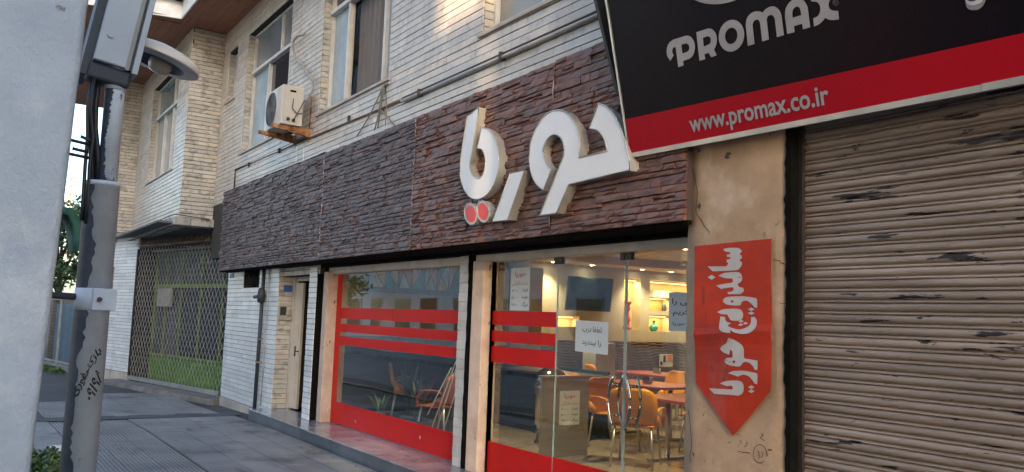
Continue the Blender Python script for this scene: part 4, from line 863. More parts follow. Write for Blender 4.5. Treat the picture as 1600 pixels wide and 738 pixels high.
paint([([(235,92),(270,82),(340,82),(365,95),(370,110),(352,125),(370,140),(368,158),(350,170),(370,185),(368,205),(350,230),(320,243),(155,250),(118,215),(255,215),(268,195),(258,180),(262,165),(287,160),(287,150),(260,145),(262,130),(287,125),(280,112),(250,108)], [], {0,3,5,8,13,14,15,18,19,21,22}),
  (dia(147,293,28,18), [], {0,1,2,3}),
  ([(197,282),(240,262),(330,255),(360,268),(370,300),(360,325),(335,340),(345,362),(375,370),(378,395),(350,415),(265,415),(262,400),(295,395),(305,375),(290,365),(215,378),(178,352),(250,338),(298,330),(298,302),(240,298)], [], {0,6,10,11,12,16,17,18,20}),
  ([(230,465),(245,440),(290,432),(370,430),(450,440),(475,455),(475,515),(455,508),(420,472),(395,462),(365,470),(358,490),(330,497),(260,490)], [ell(295,467,11,9,0,10)], {3,6,7}),
  (dia(433,524,26,13), [], {0,1,2,3}), (dia(433,552,26,13), [], {0,1,2,3}),
  ([(192,545),(230,525),(330,520),(365,535),(375,570),(360,600),(320,607),(290,603),(275,585),(262,560),(225,560)], [], {0,6,9}),
  ([(215,575),(247,580),(255,610),(292,625),(270,645),(350,670),(410,650),(430,620),(430,580),(455,578),(472,600),(472,640),(455,675),(420,698),(370,702),(320,690),(290,672),(298,695),(260,692),(225,680),(207,650)], [], {0,1,3,8,9,17}),
  (dia(360,610,20,10), [], {0,1,2,3}), (dia(360,635,20,10), [], {0,1,2,3}), (dia(393,625,18,10), [], {0,1,2,3})], c6)
paint([([(260,35),(300,50),(345,80),(362,115),(365,170),(400,180),(455,190),(455,250),(440,255),(405,208),(362,200),(335,228),(280,225),(240,210),(230,190),(245,172),(285,170),(285,130),(270,115),(262,150),(225,135),(203,112),(215,90),(245,70)], [ell(295,197,10,9,0,10)], {0,6,7,8,16,18,19}),
  ([(252,275),(290,260),(370,260),(450,275),(455,285),(452,350),(435,345),(400,300),(360,285),(320,298)], [], {0,3,5,6,9}),
  (dia(411,370,23,13), [], {0,1,2,3}), (dia(411,397,23,13), [], {0,1,2,3}),
  ([(192,345),(240,328),(320,325),(350,340),(358,370),(350,410),(320,427),(155,415),(120,378),(282,385),(280,360),(240,362)], [], {0,6,7,8,9,10,11})], c7)
for px, py in ((1087,388),(1203,378),(1089,596),(1202,606),(1146,676)): MB().lathe([(.0,.004),(.005,.003),(.006,0)], AP(px,py,.004), 8).build('nail', dark_metal, aw)
# pencil scribbles on the column
scr = MB(); c9 = lambda x, y: (1100+x/10.667, 680+y/10.667)
def scrb(pts, wd=.004): stroke(scr, [atY(*c9(*p), -.4545) for p in pts], wd, (0,-1,0))
scrb([(930+110*math.cos(t)*1.0, 312+155*math.sin(t)) for t in [i*.3+.9 for i in range(20)]], .004); scrb([(890,270),(915,280),(920,385)]); scrb([(960,275),(985,300),(975,350),(950,380)]); scrb([(1045,265),(1060,355)]); scrb([(560,268),(650,290),(760,295)]); scrb([(935,45),(1010,95)]); scrb([(985,30),(960,-30)]); scrb([(930,60),(990,-20)]); scrb([(590,90),(630,110),(600,150)]); scrb([(715,100),(715,180),(670,190)]); scrb([(400,130),(450,110)]); scrb([(1060,245),(1130,255)], .007)
tag(scr.build('scribbles', mat('pencil', (.07,.055,.045), rough=.8)), 'dark pencil scribbles and a circled number near the foot of the plaster column', 'graffiti')
# ================================================================ AIR CONDITIONER
xr = atY(474,165,-.56).x; xf = atY(413,185,-.88).x; zt_ = atY(443,131,-.88).z; zb = atY(440,192,-.88).z
ac = thing('air_conditioner', 'white outdoor air conditioner unit on a rusty bracket below an upstairs window', 'air conditioner', (xr-.4,-.72,zb))
acm = mat('aged_white_enamel', (.60,.57,.52), (.50,.46,.41), 2, .45, .05, 20, patches=(((.30,.20,.12), 5, .66, .75, (1,1,1), .6),)); xl = xf
MB().box(xl,xr,-.88,-.56,zb,zt_).build('casing', acm, ac, bevel=.012)
fc = (xl+(xr-xl)*.42, (zb+zt_)/2); fr_ = min((zt_-zb)*.44, .30)
def disc(nm, r, d, m_, par): 
    mb = MB(); mb.grid([[(fc[0]+q*math.cos(2*PI*i/32), -.88-dd, fc[1]+q*math.sin(2*PI*i/32)) for i in range(32)] for q, dd in ((r,.0),(r,d),(r-.02,d))], True, False, caps=False); return mb.build(nm, m_, par)
fo = MB().grid([[(fc[0]+q*math.cos(2*PI*i/32), -.8805-.001, fc[1]+q*math.sin(2*PI*i/32)) for i in range(32)] for q in (fr_,.02)], True, False, caps=False).build('fan_opening', dark_metal, ac)
gl_ = MB()
for k in range(1, 12): q = fr_*k/11.5; gl_.tube([(fc[0]+q*math.cos(2*PI*i/28), -.890, fc[1]+q*math.sin(2*PI*i/28)) for i in range(29)], .0028, 4)
for k in range(8): a_ = PI*k/4; gl_.tube([(fc[0]+.02*math.cos(a_), -.891, fc[1]+.02*math.sin(a_)), (fc[0]+fr_*math.cos(a_), -.891, fc[1]+fr_*math.sin(a_))], .003, 4)
gl_.build('fan_grille', mat('grey_wire', (.16,.16,.16), rough=.5), ac); disc('fan_ring', fr_+.02, .012, acm, ac)
W_ = xr; MB().box(W_,W_+.006,-.80,-.64,zt_-.20,zt_-.04).build('service_cover', acm, ac, bevel=.002); MB().box(W_+.006,W_+.008,-.77,-.68,zt_-.10,zt_-.07).build('handle_slot', black, ac)
MB().box(W_,W_+.03,-.80,-.76,zb+.06,zb+.10).box(W_,W_+.03,-.72,-.68,zb+.05,zb+.09).build('valve', dark_metal, ac)
for k in range(5): MB().box(xr-.22+k*.035,xr-.21+k*.035,-.886,-.881,zb+.04,zt_-.04).build('rib', acm, ac)
for p in ([(W_+.02,-.72,zt_-.2),(W_+.05,-.74,zt_-.35),(W_+.04,-.66,zt_-.42),(W_+.02,-.58,zt_-.40)], [(W_+.03,-.70,zb+.08),(W_+.06,-.64,zb+.22),(W_+.04,-.56,zt_-.2)]): MB().tube(p, .008, 6).build('cable', mat('grey_cable', (.12,.11,.10), rough=.6), ac)
hose = [atY(px,py,yy) for px,py,yy in ((476,52,-.41),(474,55,-.46),(465,56,-.50),(459,63,-.50),(458,74,-.49),(461,90,-.47),(471,101,-.46),(480,115,-.46),(489,127,-.46),(490,138,-.46),(484,150,-.50),(478,160,-.55))]
MB().tube(hose, .016, 8).build('hose', mat('wrapped_hose', (.42,.38,.33), (.28,.25,.21), 20, .8, .4, 60), ac)
ab = thing('bracket', 'rusty steel wall bracket carrying the air conditioner', 'bracket', (xr-.3,-.42,zb-.02))
for xx in (xr-.10, xl+.12):
    MB().hexa([(xx,-1.0,zb-.05),(xx+.045,-1.0,zb-.05),(xx+.045,-.42,zb-.13),(xx,-.42,zb-.13),(xx,-1.0,zb-.006),(xx+.045,-1.0,zb-.006),(xx+.045,-.42,zb-.006),(xx,-.42,zb-.006)]).build('arm', rust, ab)
    MB().box(xx,xx+.045,-.418,-.411,zb-.20,zb+.50).build('wall_plate', rust, ab)
MB().box(xl+.17,xr-.11,-.60,-.56,zb-.045,zb-.008).build('cross_bar', mat('dark_rust', (.10,.06,.04), rough=.8), ab); MB().box(xl+.17,xr-.11,-.46,-.42,zb-.14,zb-.10).build('cross_bar', MATS['dark_rust'], ab)
for px in (463,474):
    mb = MB(); p = atY(px,236,-.415)
    mb.prism([(p.x-.05,-.4135,p.z+.06),(p.x+.06,-.4135,p.z+.06),(p.x+.03,-.4135,p.z-.05),(p.x+.035,-.4135,p.z-.20),(p.x-.01,-.4135,p.z-.22),(p.x-.02,-.4135,p.z-.06)], (0,.003,0)); tag(mb.build('paint_drip', white_p), 'white paint drip under the rusty bracket, '+('left one' if px == 463 else 'right one'), 'paint drip')
# ================================================================ PIPES AND CABLES
pp = thing('wall_pipe', 'long grey pipe running along the tiled wall above the stone band', 'pipe', (-6.6,-.44,4.22))
MB().tube([(-8.75,-.445,4.215),(-4.2,-.445,4.205)], .019, 10).build('tube', mat('grey_pipe', (.52,.50,.48), (.38,.36,.34), 4, .4, .1, 30), pp); MB().tube([(-8.75,-.44,4.253),(-4.2,-.44,4.243)], .009, 6).build('cable', mat('brown_cable', (.12,.07,.045), rough=.7), pp)
for xx in (-8.3,-6.6,-5.0): MB().box(xx,xx+.03,-.475,-.412,4.18,4.26).build('clip', mat('dark_rust', (.1,.06,.04)), pp)
cn = thing('conduit', 'thin dark conduit along the tiled wall left of the air conditioner', 'conduit', (-12,-.42,4.3)); MB().tube([(-15.86,-.425,3.95),(-15.86,-.425,4.33),(-12.4,-.425,4.30),(-8.76,-.430,4.235)], .012, 6).build('tube', MATS['brown_cable'], cn)
for xx in (-15.0,-13.3,-10.4): MB().box(xx,xx+.03,-.445,-.412,4.27,4.35).build('clip', dark_metal, cn)
hc = thing('hanging_cables', 'loose grey cables hanging from the corner of the large upstairs window', 'cable', tuple(atY(604,131,-.44)))
for pts in ([(606,130),(601,133),(597,143),(594,160),(590,185),(585,204)],[(606,131),(602,136),(603,150),(604,175),(602,196)],[(599,134),(590,155),(575,185),(558,213)],[(594,170),(604,182),(616,196)],[(600,133),(598,150),(590,200)]): MB().tube([atY(a,b,-.435) for a,b in pts], .009, 6).build('cable', mat('grey_brown_cable', (.26,.22,.18), rough=.7), hc)
dp = thing('drain_pipe', 'dark drain pipe with stub on the white tiled wall left of the doorway', 'pipe', (-14.0,-.33,0)); dpm = mat('dark_blue_pipe', (.035,.042,.055), (.02,.022,.03), 5, .5, .3, 30)
MB().tube([(-14.02,-.33,-.05),(-14.0,-.33,1.2),(-13.98,-.33,2.45)], .032, 10).build('tube', dpm, dp); MB().tube([(-14.33,-.36,1.93),(-13.95,-.36,1.95)], .030, 8).build('stub', dark_metal, dp)
MB().lathe([(.0,-.10),(.06,-.09),(.07,0),(.06,.12),(.04,.15)], (-13.98,-.35,1.93), 12).build('coupling', dark_metal, dp); MB().box(-14.05,-13.74,-.36,-.345,.84,.86).box(-14.05,-13.74,-.36,-.345,1.22,1.235).build('bracket', rust, dp)
MB().tube([(-13.78,-.30,2.4),(-13.80,-.30,.16)], .011, 6).build('thin_pipe', mat('pale_pipe', (.42,.42,.44), rough=.5), dp)
ic = thing('intercom', 'small grey intercom box beside the doorway', 'intercom', (-13.34,-.2,1.65)); MB().box(-13.318,-13.275,-.265,-.13,1.56,1.80).build('body', mat('grey_plastic', (.40,.38,.34), rough=.5), ic, bevel=.006); MB().box(-13.274,-13.270,-.245,-.15,1.64,1.78).build('screen', dark_metal, ic)
for x0, y0, z0, l in ((-16.25,-.286,2.30,'blue and white house number plate at the left end of the white tiled wall'),(-13.314,-.20,2.02,'small blue plate beside the doorway above the intercom')):
    t = thing('number_plate', l, 'plate', (x0,y0,z0)); A_ = (x0,x0+.28,y0-.006,y0) if x0 < -14 else (x0,x0+.006,y0,y0+.14); MB().box(*A_, z0, z0+.11).build('plate', mat('blue_enamel', (.03,.12,.40), rough=.4), t)
    A_ = (x0,x0+.28,y0-.0075,y0-.006) if x0 < -14 else None
    if A_: MB().box(*A_, z0+.075, z0+.11).build('white_band', white_p, t)
# ================================================================ OBLIQUE GATE WITH LATTICE
GL = Vector((-21.35,-1.06,0)); GR = Vector((-17.05,-.10,0)); gu = (GR-GL).normalized(); gn = Vector((gu.y,-gu.x,0)); GW = (GR-GL).length
def G(s, z, d=0): return GL+gu*s+gn*d+Vector((0,0,z))
gt = thing('lattice_gate', 'closed folding metal lattice gate in front of the green framed shopfront', 'gate', tuple(GL)); GH = 3.05
lat = mat('grey_lattice_steel', (.38,.36,.33), (.20,.19,.17), 8, .5, .1, 30)
ang = math.radians(57); run = GH/math.tan(ang); sp_ = .155; nb_ = int((GW+run)/sp_)
for fam in (0, 1):
    for i in range(nb_):
        s0 = -run+i*sp_ if fam == 0 else i*sp_; s1 = s0+run if fam == 0 else s0-run; z0, z1 = .06, GH
        if s0 > s1: s0, s1, z0, z1 = s1, s0, z1, z0
        a, b, za, zb_ = s0, s1, z0, z1; sl_ = (zb_-za)/(b-a)
        if a < 0: za += -a*sl_; a = 0
        if b > GW: zb_ -= (b-GW)*sl_; b = GW
        if b-a < .05: continue
        p, q = G(a, za, .012*fam), G(b, zb_, .012*fam); d = (q-p).normalized(); s_ = d.cross(gn).normalized()*.014
        MB().obox(p-s_/2, q-p, s_, gn*.004).build('lattice_bar', lat, gt)
MB().obox(G(-.02,.0,-.02), gu*(GW+.04), gn*.07, (0,0,.085)).build('bottom_rail', alu, gt)
MB().obox(G(-.03,.0,-.03), gu*.035, gn*.08, (0,0,GH)).build('side_post', dark_metal, gt)
rl = MB()
for i in range(46):
    s = .05+i*GW/46; rl.tube([G(s+.10*k/5+random.uniform(-.01,.01), 3.30-.06*math.sin(k)-.06*k, .02+.10*math.sin(k*.63)) for k in range(6)], .009, 5)
rl.build('rolled_lattice', mat('pale_lattice', (.34,.30,.25), (.16,.14,.12), 9, .6), gt)['kind'] = 'stuff'
ss = thing('green_shopfront', 'glazed shopfront with lime green metal frames behind the lattice gate', 'shopfront', tuple(G(0,0,-.5)))
grn = mat('lime_green_paint', (.17,.27,.02), (.12,.19,.018), 3, .45, .1, 20); grl = mat('green_panel', (.10,.24,.015), (.07,.17,.015), 2.5, .5, .1, 20)
D_ = -.42
for s0, s1, z0, z1 in ((.10,.17,.0,3.0),(.72,.76,.62,3.0),(1.50,1.54,.62,3.0),(2.45,2.49,.62,3.0),(3.45,3.49,.62,3.0),(4.2,4.26,.0,3.0)): MB().obox(G(s0,z0,D_), gu*(s1-s0), gn*.04, (0,0,z1-z0)).build('mullion', grn, ss)
for z0, z1 in ((2.15,2.24),(.58,.62)): MB().obox(G(.17,z0,D_+.042), gu*4.0, gn*.04, (0,0,z1-z0)).build('rail', grn, ss)
for k in range(4): MB().obox(G(.175+k*1.0,.02,D_+.01), gu*.99, gn*.02, (0,0,.555)).build('base_panel', grl, ss)
shg = mat('dusty_shop_glass', (.085,.09,.09), (.035,.04,.043), 1.3, .35, .05, 4, spec=.3); dsg = mat('dark_shop_glass', (.022,.028,.034), (.012,.015,.02), 1.3, .3, .05, 4, spec=.3)
for i, (s0, s1) in enumerate(((.17,.72),(.76,1.50),(1.54,2.45),(2.49,3.45),(3.49,4.2))):
    MB().obox(G(s0,.62,D_+.005), gu*(s1-s0), gn*.006, (0,0,1.53)).build('pane', shg if i < 2 else dsg, ss); MB().obox(G(s0,2.24,D_+.005), gu*(s1-s0), gn*.006, (0,0,.76)).build('pane', shg, ss)
MB().obox(G(.45,1.72,D_+.07), gu*.72, gn*.05, (0,0,.42)).build('beige_box', mat('beige_panel', (.38,.34,.30), rough=.6), ss)
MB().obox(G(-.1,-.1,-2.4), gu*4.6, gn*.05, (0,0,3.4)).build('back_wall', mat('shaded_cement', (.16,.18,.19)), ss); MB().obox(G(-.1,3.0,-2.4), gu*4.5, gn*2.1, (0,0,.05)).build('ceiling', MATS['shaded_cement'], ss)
MB().obox(G(-.05,-.1,-2.3), gu*-.1, gn*2.28, (0,0,3.3)).build('side_wall', grout, ss)
th = MB().hexa([G(-.45,-.22,.05),G(-.45,-.22,.55),G(GW+.6,-.22,.46),G(GW+.6,-.22,.02),G(-.45,-.02,.05),G(-.45,-.02,.52),G(GW+.6,-.005,.44),G(GW+.6,-.005,.02)])
tag(th.build('gate_step', mat('rough_step_concrete', (.21,.19,.175), (.12,.11,.10), 4, .9, .7, 40), bevel=.015), 'low rough concrete step in front of the lattice gate', 'step')
# tiled pier left of gate with curtained window
PG0 = GL-gu*1.95
pw = [(.0,.52,1.72,2.62)]
gp = thing('tiled_pier', 'white tiled wall pier left of the lattice gate with a small curtained window', 'wall', tuple(PG0))
pk = wall_back('core', grout, PG0, gu, 1.93, -.2, 3.36, gn, .25, pw, gp); tile_face(pk, PG0, gu, 1.93, .14, 3.36, gn, tile_low, course=.078, holes=pw, single=120, L=.9)
MB().obox(PG0+Vector((0,0,-.2))+gn*.0, gu*1.94, gn*.02, (0,0,.33)).build('base_course', MATS['stained_base_stone'], gp)
MB().obox(PG0+Vector((0,0,1.72))-gn*.10, gu*.52, gn*.01, (0,0,.9)).build('curtained_window', mat('taupe_curtain', (.20,.165,.13), (.12,.10,.085), 3, .9, .2, 20, stretch=(14,14,.3)), gp); MB().obox(PG0+Vector((0,0,1.70)), gu*.56, gn*.04, (0,0,.02)).build('sill', white_p, gp)
# ================================================================ POLE WITH BOX AND LAMP
PX = -6.0; pb = atX(122,738,PX); ptp = atX(161,285,PX); PY = pb.y; zj = ptp.z
print('POLE', pb, ptp)
po = thing('street_pole', 'old painted steel street pole with grey box, clamp and black graffiti', 'pole', (PX,PY,gz(PX)))
pm = mat('chalky_pole_paint', (.54,.62,.72), (.42,.49,.58), 5, .6, .35, 24, patches=(((.46,.40,.32), 2.0, .60, .74, (1,1,.6), .4), ((.04,.05,.06), 7, .63, .67, (1,1,.5))))
PR = .104
MB().lathe([(PR,-.2),(PR,zj-.03),(PR+.004,zj-.03),(PR+.004,zj),(PR-.03,zj+.005)], (PX,PY,0), 28).build('lower_tube', pm, po)
MB().lathe([(.060,zj),(.060,zj+1.25)], (PX,PY+.025,0), 20).build('upper_tube', pm, po); MB().lathe([(.068,zj+.62),(.068,zj+1.0)], (PX,PY+.025,0), 20).build('collar', pm, po)
for r_, y_, za, zb2, e_ in ((PR+.0022, PY, -.2, zj-.03, -30), (.0625, PY+.025, zj+.002, zj+.62, -25)):  # thin dark shell: the road side's shade and dirt put into colour
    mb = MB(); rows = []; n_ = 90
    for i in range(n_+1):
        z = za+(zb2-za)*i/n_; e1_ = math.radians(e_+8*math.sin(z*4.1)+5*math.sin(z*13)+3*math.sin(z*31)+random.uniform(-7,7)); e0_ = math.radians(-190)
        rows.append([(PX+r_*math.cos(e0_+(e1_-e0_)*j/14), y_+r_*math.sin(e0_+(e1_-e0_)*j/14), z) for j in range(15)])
    mb.grid(rows); mb.build('painted_shade_and_dirt', mat('navy_shade_and_dirt', (.045,.06,.085), (.025,.035,.05), 8, .6, .3, 30, patches=(((.30,.32,.35), 12, .66, .69),)), po)
zc = atX(150,468,PX).z
MB().box(PX-.12,PX+.13,PY-.02,PY+.12,zc-.07,zc+.07).build('clamp', pm, po, bevel=.006); MB().lathe([(PR+.006,zc-.07),(PR+.006,zc+.07)], (PX,PY,0), 24).build('clamp_band', pm, po); MB().tube([(PX+.13,PY+.02,zc),(PX+.155,PY+.02,zc)], .016, 6).build('bolt', dark_metal, po)
MB().tube([(PX+.02,PY-.05,zc+.01),(PX+.0,PY-.75,zc+.03)], .022, 8).build('cross_rod', mat('dark_blue_pipe', (.03,.04,.05)), po)
# box, leaning a little, facing along the street
b0 = atX(146,91,PX+.11); b1 = atX(216,113,PX+.11); b2 = atX(163,0,PX+.11); bu = b1-b0; bv = (b2-b0).normalized(); bv = (bv-bu.normalized()*bv.dot(bu.normalized())).normalized()
bxm = mat('blue_grey_enamel', (.33,.39,.46), (.27,.32,.38), 2, .45, .08, 30)
MB().obox(b0, bu*.80, (-.20,0,0), bv*1.5).build('box', bxm, po, bevel=.008)
MB().obox(b0+bu*.80, bu*.06, (-.24,0,0), bv*1.5).build('box_groove', dark_metal, po) if False else MB().obox(b0+bu*.80+Vector((-.03,0,0)), bu*.06, (-.16,0,0), bv*1.5).build('box_groove', dark_metal, po)
MB().obox(b0+bu*.86-bv*.02, bu*.14, (-.18,0,0), bv*1.5).build('box_flange', bxm, po, bevel=.004); MB().obox(b0+bu*.70-bv*.01+Vector((.002,0,0)), bu*.085, (-.01,0,0), bv*1.5).build('box_strip', mat('dull_grey', (.22,.23,.23), rough=.5), po)
MB().obox(b0-bu*.20-bv*.10+Vector((-.06,0,0)), bu*.20, (-.30,0,0), bv*1.6).build('box_back', mat('navy_metal', (.02,.03,.045), rough=.6), po); MB().obox(b0-bv*.12-bu*.05+Vector((-.03,0,0)), bu*.95, (-.16,0,0), bv*.115).build('box_base', MATS['navy_metal'], po, bevel=.02)  # dark navy box behind, and dark lumps at the base
bc = atX(173,55,PX+.11); MB().tube([bc, bc+Vector((.012,0,0))], .020, 12).build('bolt', bxm, po)
cbm = mat('black_cable', (.012,.015,.02), rough=.5)
for k, pts in enumerate(([(150,125),(145,150),(143,190),(146,240),(150,290)],[(146,125),(140,160),(141,200),(143,250),(146,300)],[(155,125),(150,160),(149,200),(153,240),(154,285)],[(143,130),(137,170),(137,215),(133,260),(130,310),(128,345)],[(148,120),(142,170),(146,215),(140,260),(138,310),(134,350)])):
    MB().tube([atX(a,b,PX+.02*k-.02) for a,b in pts], .017 if k < 3 else .012, 7).build('cable', cbm, po)
for a, b in (((107,218),(140,226)),((113,232),(138,238)),((106,240),(140,247)),((126,213),(150,224))): MB().tube([atX(*a,PX+.05), atX(*b,PX+.05)], .011, 7).build('hook', cbm, po)
gf = MB()
def onPole(px, py):
    d = ray(px, py); ox, oy = CP.x-PX, CP.y-PY; A = d.x**2+d.y**2; B_ = ox*d.x+oy*d.y; C_ = ox*ox+oy*oy-(PR+.0025)**2; q = B_*B_-A*C_
    t = (-B_-math.sqrt(max(q, 0)))/A; return CP+d*t
def gmap(x0, y0, x1, y1, x2, y2): return lambda a, b: onPole(x0+(x1-x0)*a+(x2-x0)*b, y0+(y1-y0)*a+(y2-y0)*b)
text_on(gf, shape('بازکنی'), gmap(131,596, 160,553, 125,582), .03); text_on(gf, shape('فوری'), gmap(120,622, 140,590, 108,612), .03); text_on(gf, '۰۹۱۹۸', gmap(143,632, 163,588, 132,617), .03)
gf.build('graffiti', ink, po)
# lamp head
lc = atX(247,92,-6.45); lp = thing('street_lamp', 'shallow round street lamp head with clear bulb glass behind the pole box', 'street lamp', tuple(lc)); lm = mat('pale_lamp_enamel', (.66,.64,.60), (.54,.52,.48), 3, .4, .08, 20)
rotm = Matrix.Rotation(math.radians(4), 4, 'Y') @ Matrix.Rotation(math.radians(-15), 4, 'X')
def rl_(mb): mb.v = [tuple(rotm @ Vector(v)+lc) for v in mb.v]; return mb
rl_(MB().lathe([(.02,.10),(.14,.088),(.235,.060),(.285,.034),(.300,.012),(.302,-.018)], (0,0,0), 40, caps=False)).build('shell', lm, lp); rl_(MB().lathe([(.304,-.018),(.304,-.026),(.285,-.028),(.20,-.035)], (0,0,0), 40, caps=False)).build('rim', alu, lp)
rl_(MB().lathe([(.20,-.03),(.15,.03),(.02,.05)], (0,0,0), 32, caps=False)).build('reflector', mat('dark_reflector', (.02,.03,.05), rough=.3), lp); rl_(MB().lathe([(.085,-.01),(.085,-.05),(.065,-.085),(.03,-.10),(.002,-.103)], (0,.03,0), 20, caps=False)).build('bulb_glass', mat('dusty_bulb_glass', (.34,.33,.31), rough=.2), lp)
MB().tube([lc+Vector((0,-.10,.10)), lc+Vector((.05,-.30,.22)), (PX,PY+.02,lc.z+.35)], .025, 8).build('arm', lm, lp)
# ================================================================ WHITE PILLAR (near left)
wx = -3.0; q0 = atX(49,738,wx); q1 = atX(140,0,wx); sl = (q1.y-q0.y)/(q1.z-q0.z); print('PILLAR', q0, q1, sl)
wp = MB(); rows = []
for i in range(60):
    z = -.3+5.3*i/59; ye = q0.y+(z-q0.z)*sl+random.uniform(-.0015,.0015); rows.append([(wx-.35,ye-.01,z),(wx-.03,ye,z),(wx-.008,ye-.006,z),(wx,ye-.025,z)]+[(wx+random.uniform(-.0012,.0012),ye-.10-.1*k,z) for k in range(6)]+[(wx-.35,ye-.60,z)])
wp.grid(rows); tag(weld(wp.build('white_pillar', mat('bluish_whitewash', (.29,.36,.45), (.24,.30,.385), 3, .75, .8, 45, patches=(((.09,.10,.12), 7, .665, .685, (1,1,1), .8), ((.20,.22,.25), 1.7, .60, .70, (1,1.5,.5), .35), ((.54,.58,.62), 2, .5, .7, (1,1,1), .5))), at=(wx,q0.y-.3,0))), 'rough whitewashed masonry pillar close to the camera at the left edge', 'pillar')
# ================================================================ PLANTS, FENCE, TREE
leaf1 = mat('dark_leaf', (.035,.085,.022), (.02,.05,.015), 30, .5); leaf2 = mat('mid_leaf', (.07,.13,.03), (.04,.09,.02), 30, .5); leaf3 = mat('bright_leaf', (.14,.19,.05), (.09,.14,.03), 30, .5)
def leaves(mb, c, r, n, s, flat=.8):
    for _ in range(n):
        v = Vector((random.gauss(0,1),random.gauss(0,1),random.gauss(0,1))).normalized()*(random.random()**.45); p = Vector(c)+Vector((v.x*r[0],v.y*r[1],v.z*r[2])); a = Vector((random.uniform(-1,1),random.uniform(-1,1),random.uniform(-.6,.6))).normalized(); b = a.cross(Vector((random.uniform(-1,1),random.uniform(-1,1),random.uniform(-1,1)))).normalized(); k = s*random.uniform(.6,1.3)
        mb.face([p, p+a*k*.5+b*k*.28, p+a*k, p+a*k*.5-b*k*.28])
def tree(x, y, h, r, label, gz_=-.2, leafs=leaf1, n=2600, s=.16, name='tree'):
    t = thing(name, label, 'tree', (x,y,gz_)); tr = MB(); br_ = mat('tree_bark', (.10,.075,.055), (.06,.045,.035), 6, .9, .6, 30)
    tr.tube([(x,y,gz_),(x+.08,y,gz_+h*.3),(x-.05,y+.05,gz_+h*.55),(x,y,gz_+h*.8)], [.14,.11,.08,.03], 9)
    cs = []
    for k in range(7):
        a = k*2.4; q = (x+math.cos(a)*r*.62, y+math.sin(a)*r*.62, gz_+h*(.55+.07*k)); cs.append(q); tr.tube([(x,y,gz_+h*(.35+.05*k)), ((x+q[0])/2,(y+q[1])/2,q[2]-.2), q], [.05,.035,.015], 6)
    tr.build('trunk', br_, t)
    for j, (mm, fr2) in enumerate(((leafs,.5),(leaf2,.35),(leaf3,.15))):
        mb = MB()
        for q in cs+[(x,y,gz_+h*.9)]: leaves(mb, (q[0]+random.uniform(-.2,.2),q[1]+random.uniform(-.2,.2),q[2]+j*.12), (r*.5,r*.5,r*.42), int(n*fr2/8), s)
        mb.build('crown', mm, t)
    return t
fnc = thing('mesh_fence', 'grey mesh fence with a low kerb beyond the tiled pier', 'fence', (-30,-2.2,-.1)); F0 = Vector((-33.5,-3.1,-.12)); F1 = Vector((-24.6,-1.72,-.12)); fu = (F1-F0).normalized(); fn_ = Vector((fu.y,-fu.x,0)); FWd = (F1-F0).length
fm_ = MB(); k = 0; s = 0
while s < FWd:
    for sg_ in (1, -1):
        a, b = F0+fu*s+Vector((0,0,.22)), F0+fu*min(FWd, max(0, s+sg_*1.0))+Vector((0,0,1.95)); fm_.obox(a+fn_*(.004*sg_), b-a, fu*.014, fn_*.004)
    s += .11
fm_.build('mesh', mat('fence_wire', (.24,.24,.23), rough=.5, metal=.5), fnc)['kind'] = 'stuff'
for k in range(5): MB().obox(F0+fu*(FWd*k/4-.03), fu*.05, fn_*.05, (0,0,2.1)).build('post', alu, fnc)
MB().obox(F0+Vector((0,0,.0)), fu*FWd, fn_*.18, (0,0,.14)).build('base_kerb', kerb_m, fnc); MB().obox(F0+Vector((0,0,1.93))+fn_*.01, fu*FWd, fn_*.03, (0,0,.05)).build('top_rail', alu, fnc); MB().obox(F0+Vector((0,0,.17))+fn_*.01, fu*FWd, fn_*.03, (0,0,.05)).build('bottom_rail', alu, fnc)
bs = thing('blue_tarpaulin', 'blue tarpaulin sheet standing behind the mesh fence', 'tarpaulin', (-27,-1.5,0)); mb = MB(); mb.grid([[F0+fu*(4.2+3.2*i/20)-fn_*(.5+.03*math.sin(i*1.3))+Vector((0,0,z)) for i in range(21)] for z in (.1,.7,1.3,1.8)]); mb.build('sheet', mat('blue_plastic_sheet', (.05,.20,.36), (.035,.14,.27), 3, .5, .3, 8), bs)
tw = MB().obox(F0-fn_*3+Vector((0,0,-.2))-fu*6, fu*14, fn_*.2, (0,0,2.2)); tag(tw.build('yard_wall', mat('brown_yard_wall', (.20,.16,.13), (.14,.11,.09), 2, .9)), 'low brown yard wall behind the mesh fence', 'wall')
tree(-30.5,-1.9,5.0,1.45,'dense green tree behind the mesh fence at the far left', leafs=leaf1, n=3600, s=.17)
aw2 = thing('green_awning', 'dark green arched awning in front of the far tree', 'awning', (-26,-2.3,2.8)); gm = mat('dark_green_canvas', (.02,.10,.075), (.015,.07,.055), 3, .7)
mb = MB(); A0 = [atX(px,py,-24.5) for px,py in ((70,345),(78,332),(95,322),(115,326),(128,345),(134,368),(136,392))]; A1 = [p+Vector((-2.2,0,.1)) for p in A0]; mb.grid([A0,A1]); o = mb.build('canopy', gm, aw2); s = o.modifiers.new('s', 'SOLIDIFY'); s.thickness = .22
MB().tube([atX(70,345,-24.5), atX(70,345,-24.5)-Vector((0,0,2.6))], .05, 8).build('post', gm, aw2)
om = thing('orange_mast', 'thin orange lattice mast against the bright sky', 'mast', tuple(atX(100,310,-60))); omm = mat('orange_mast_paint', (.55,.14,.03), rough=.6)
for dx_ in (0, .5):
    MB().tube([atX(97,330,-60)+Vector((0,dx_,-3)), atX(103,200,-60)+Vector((0,dx_,0))], .03, 5).build('leg', omm, om)
mb = MB()
for k in range(5): z_ = atX(100,310,-60).z+k*.5-1; y_ = atX(98,310,-60).y; mb.tube([(-60,y_,z_),(-60,y_+.7,z_+.5)], .035, 4)
mb.build('bracing', omm, om)
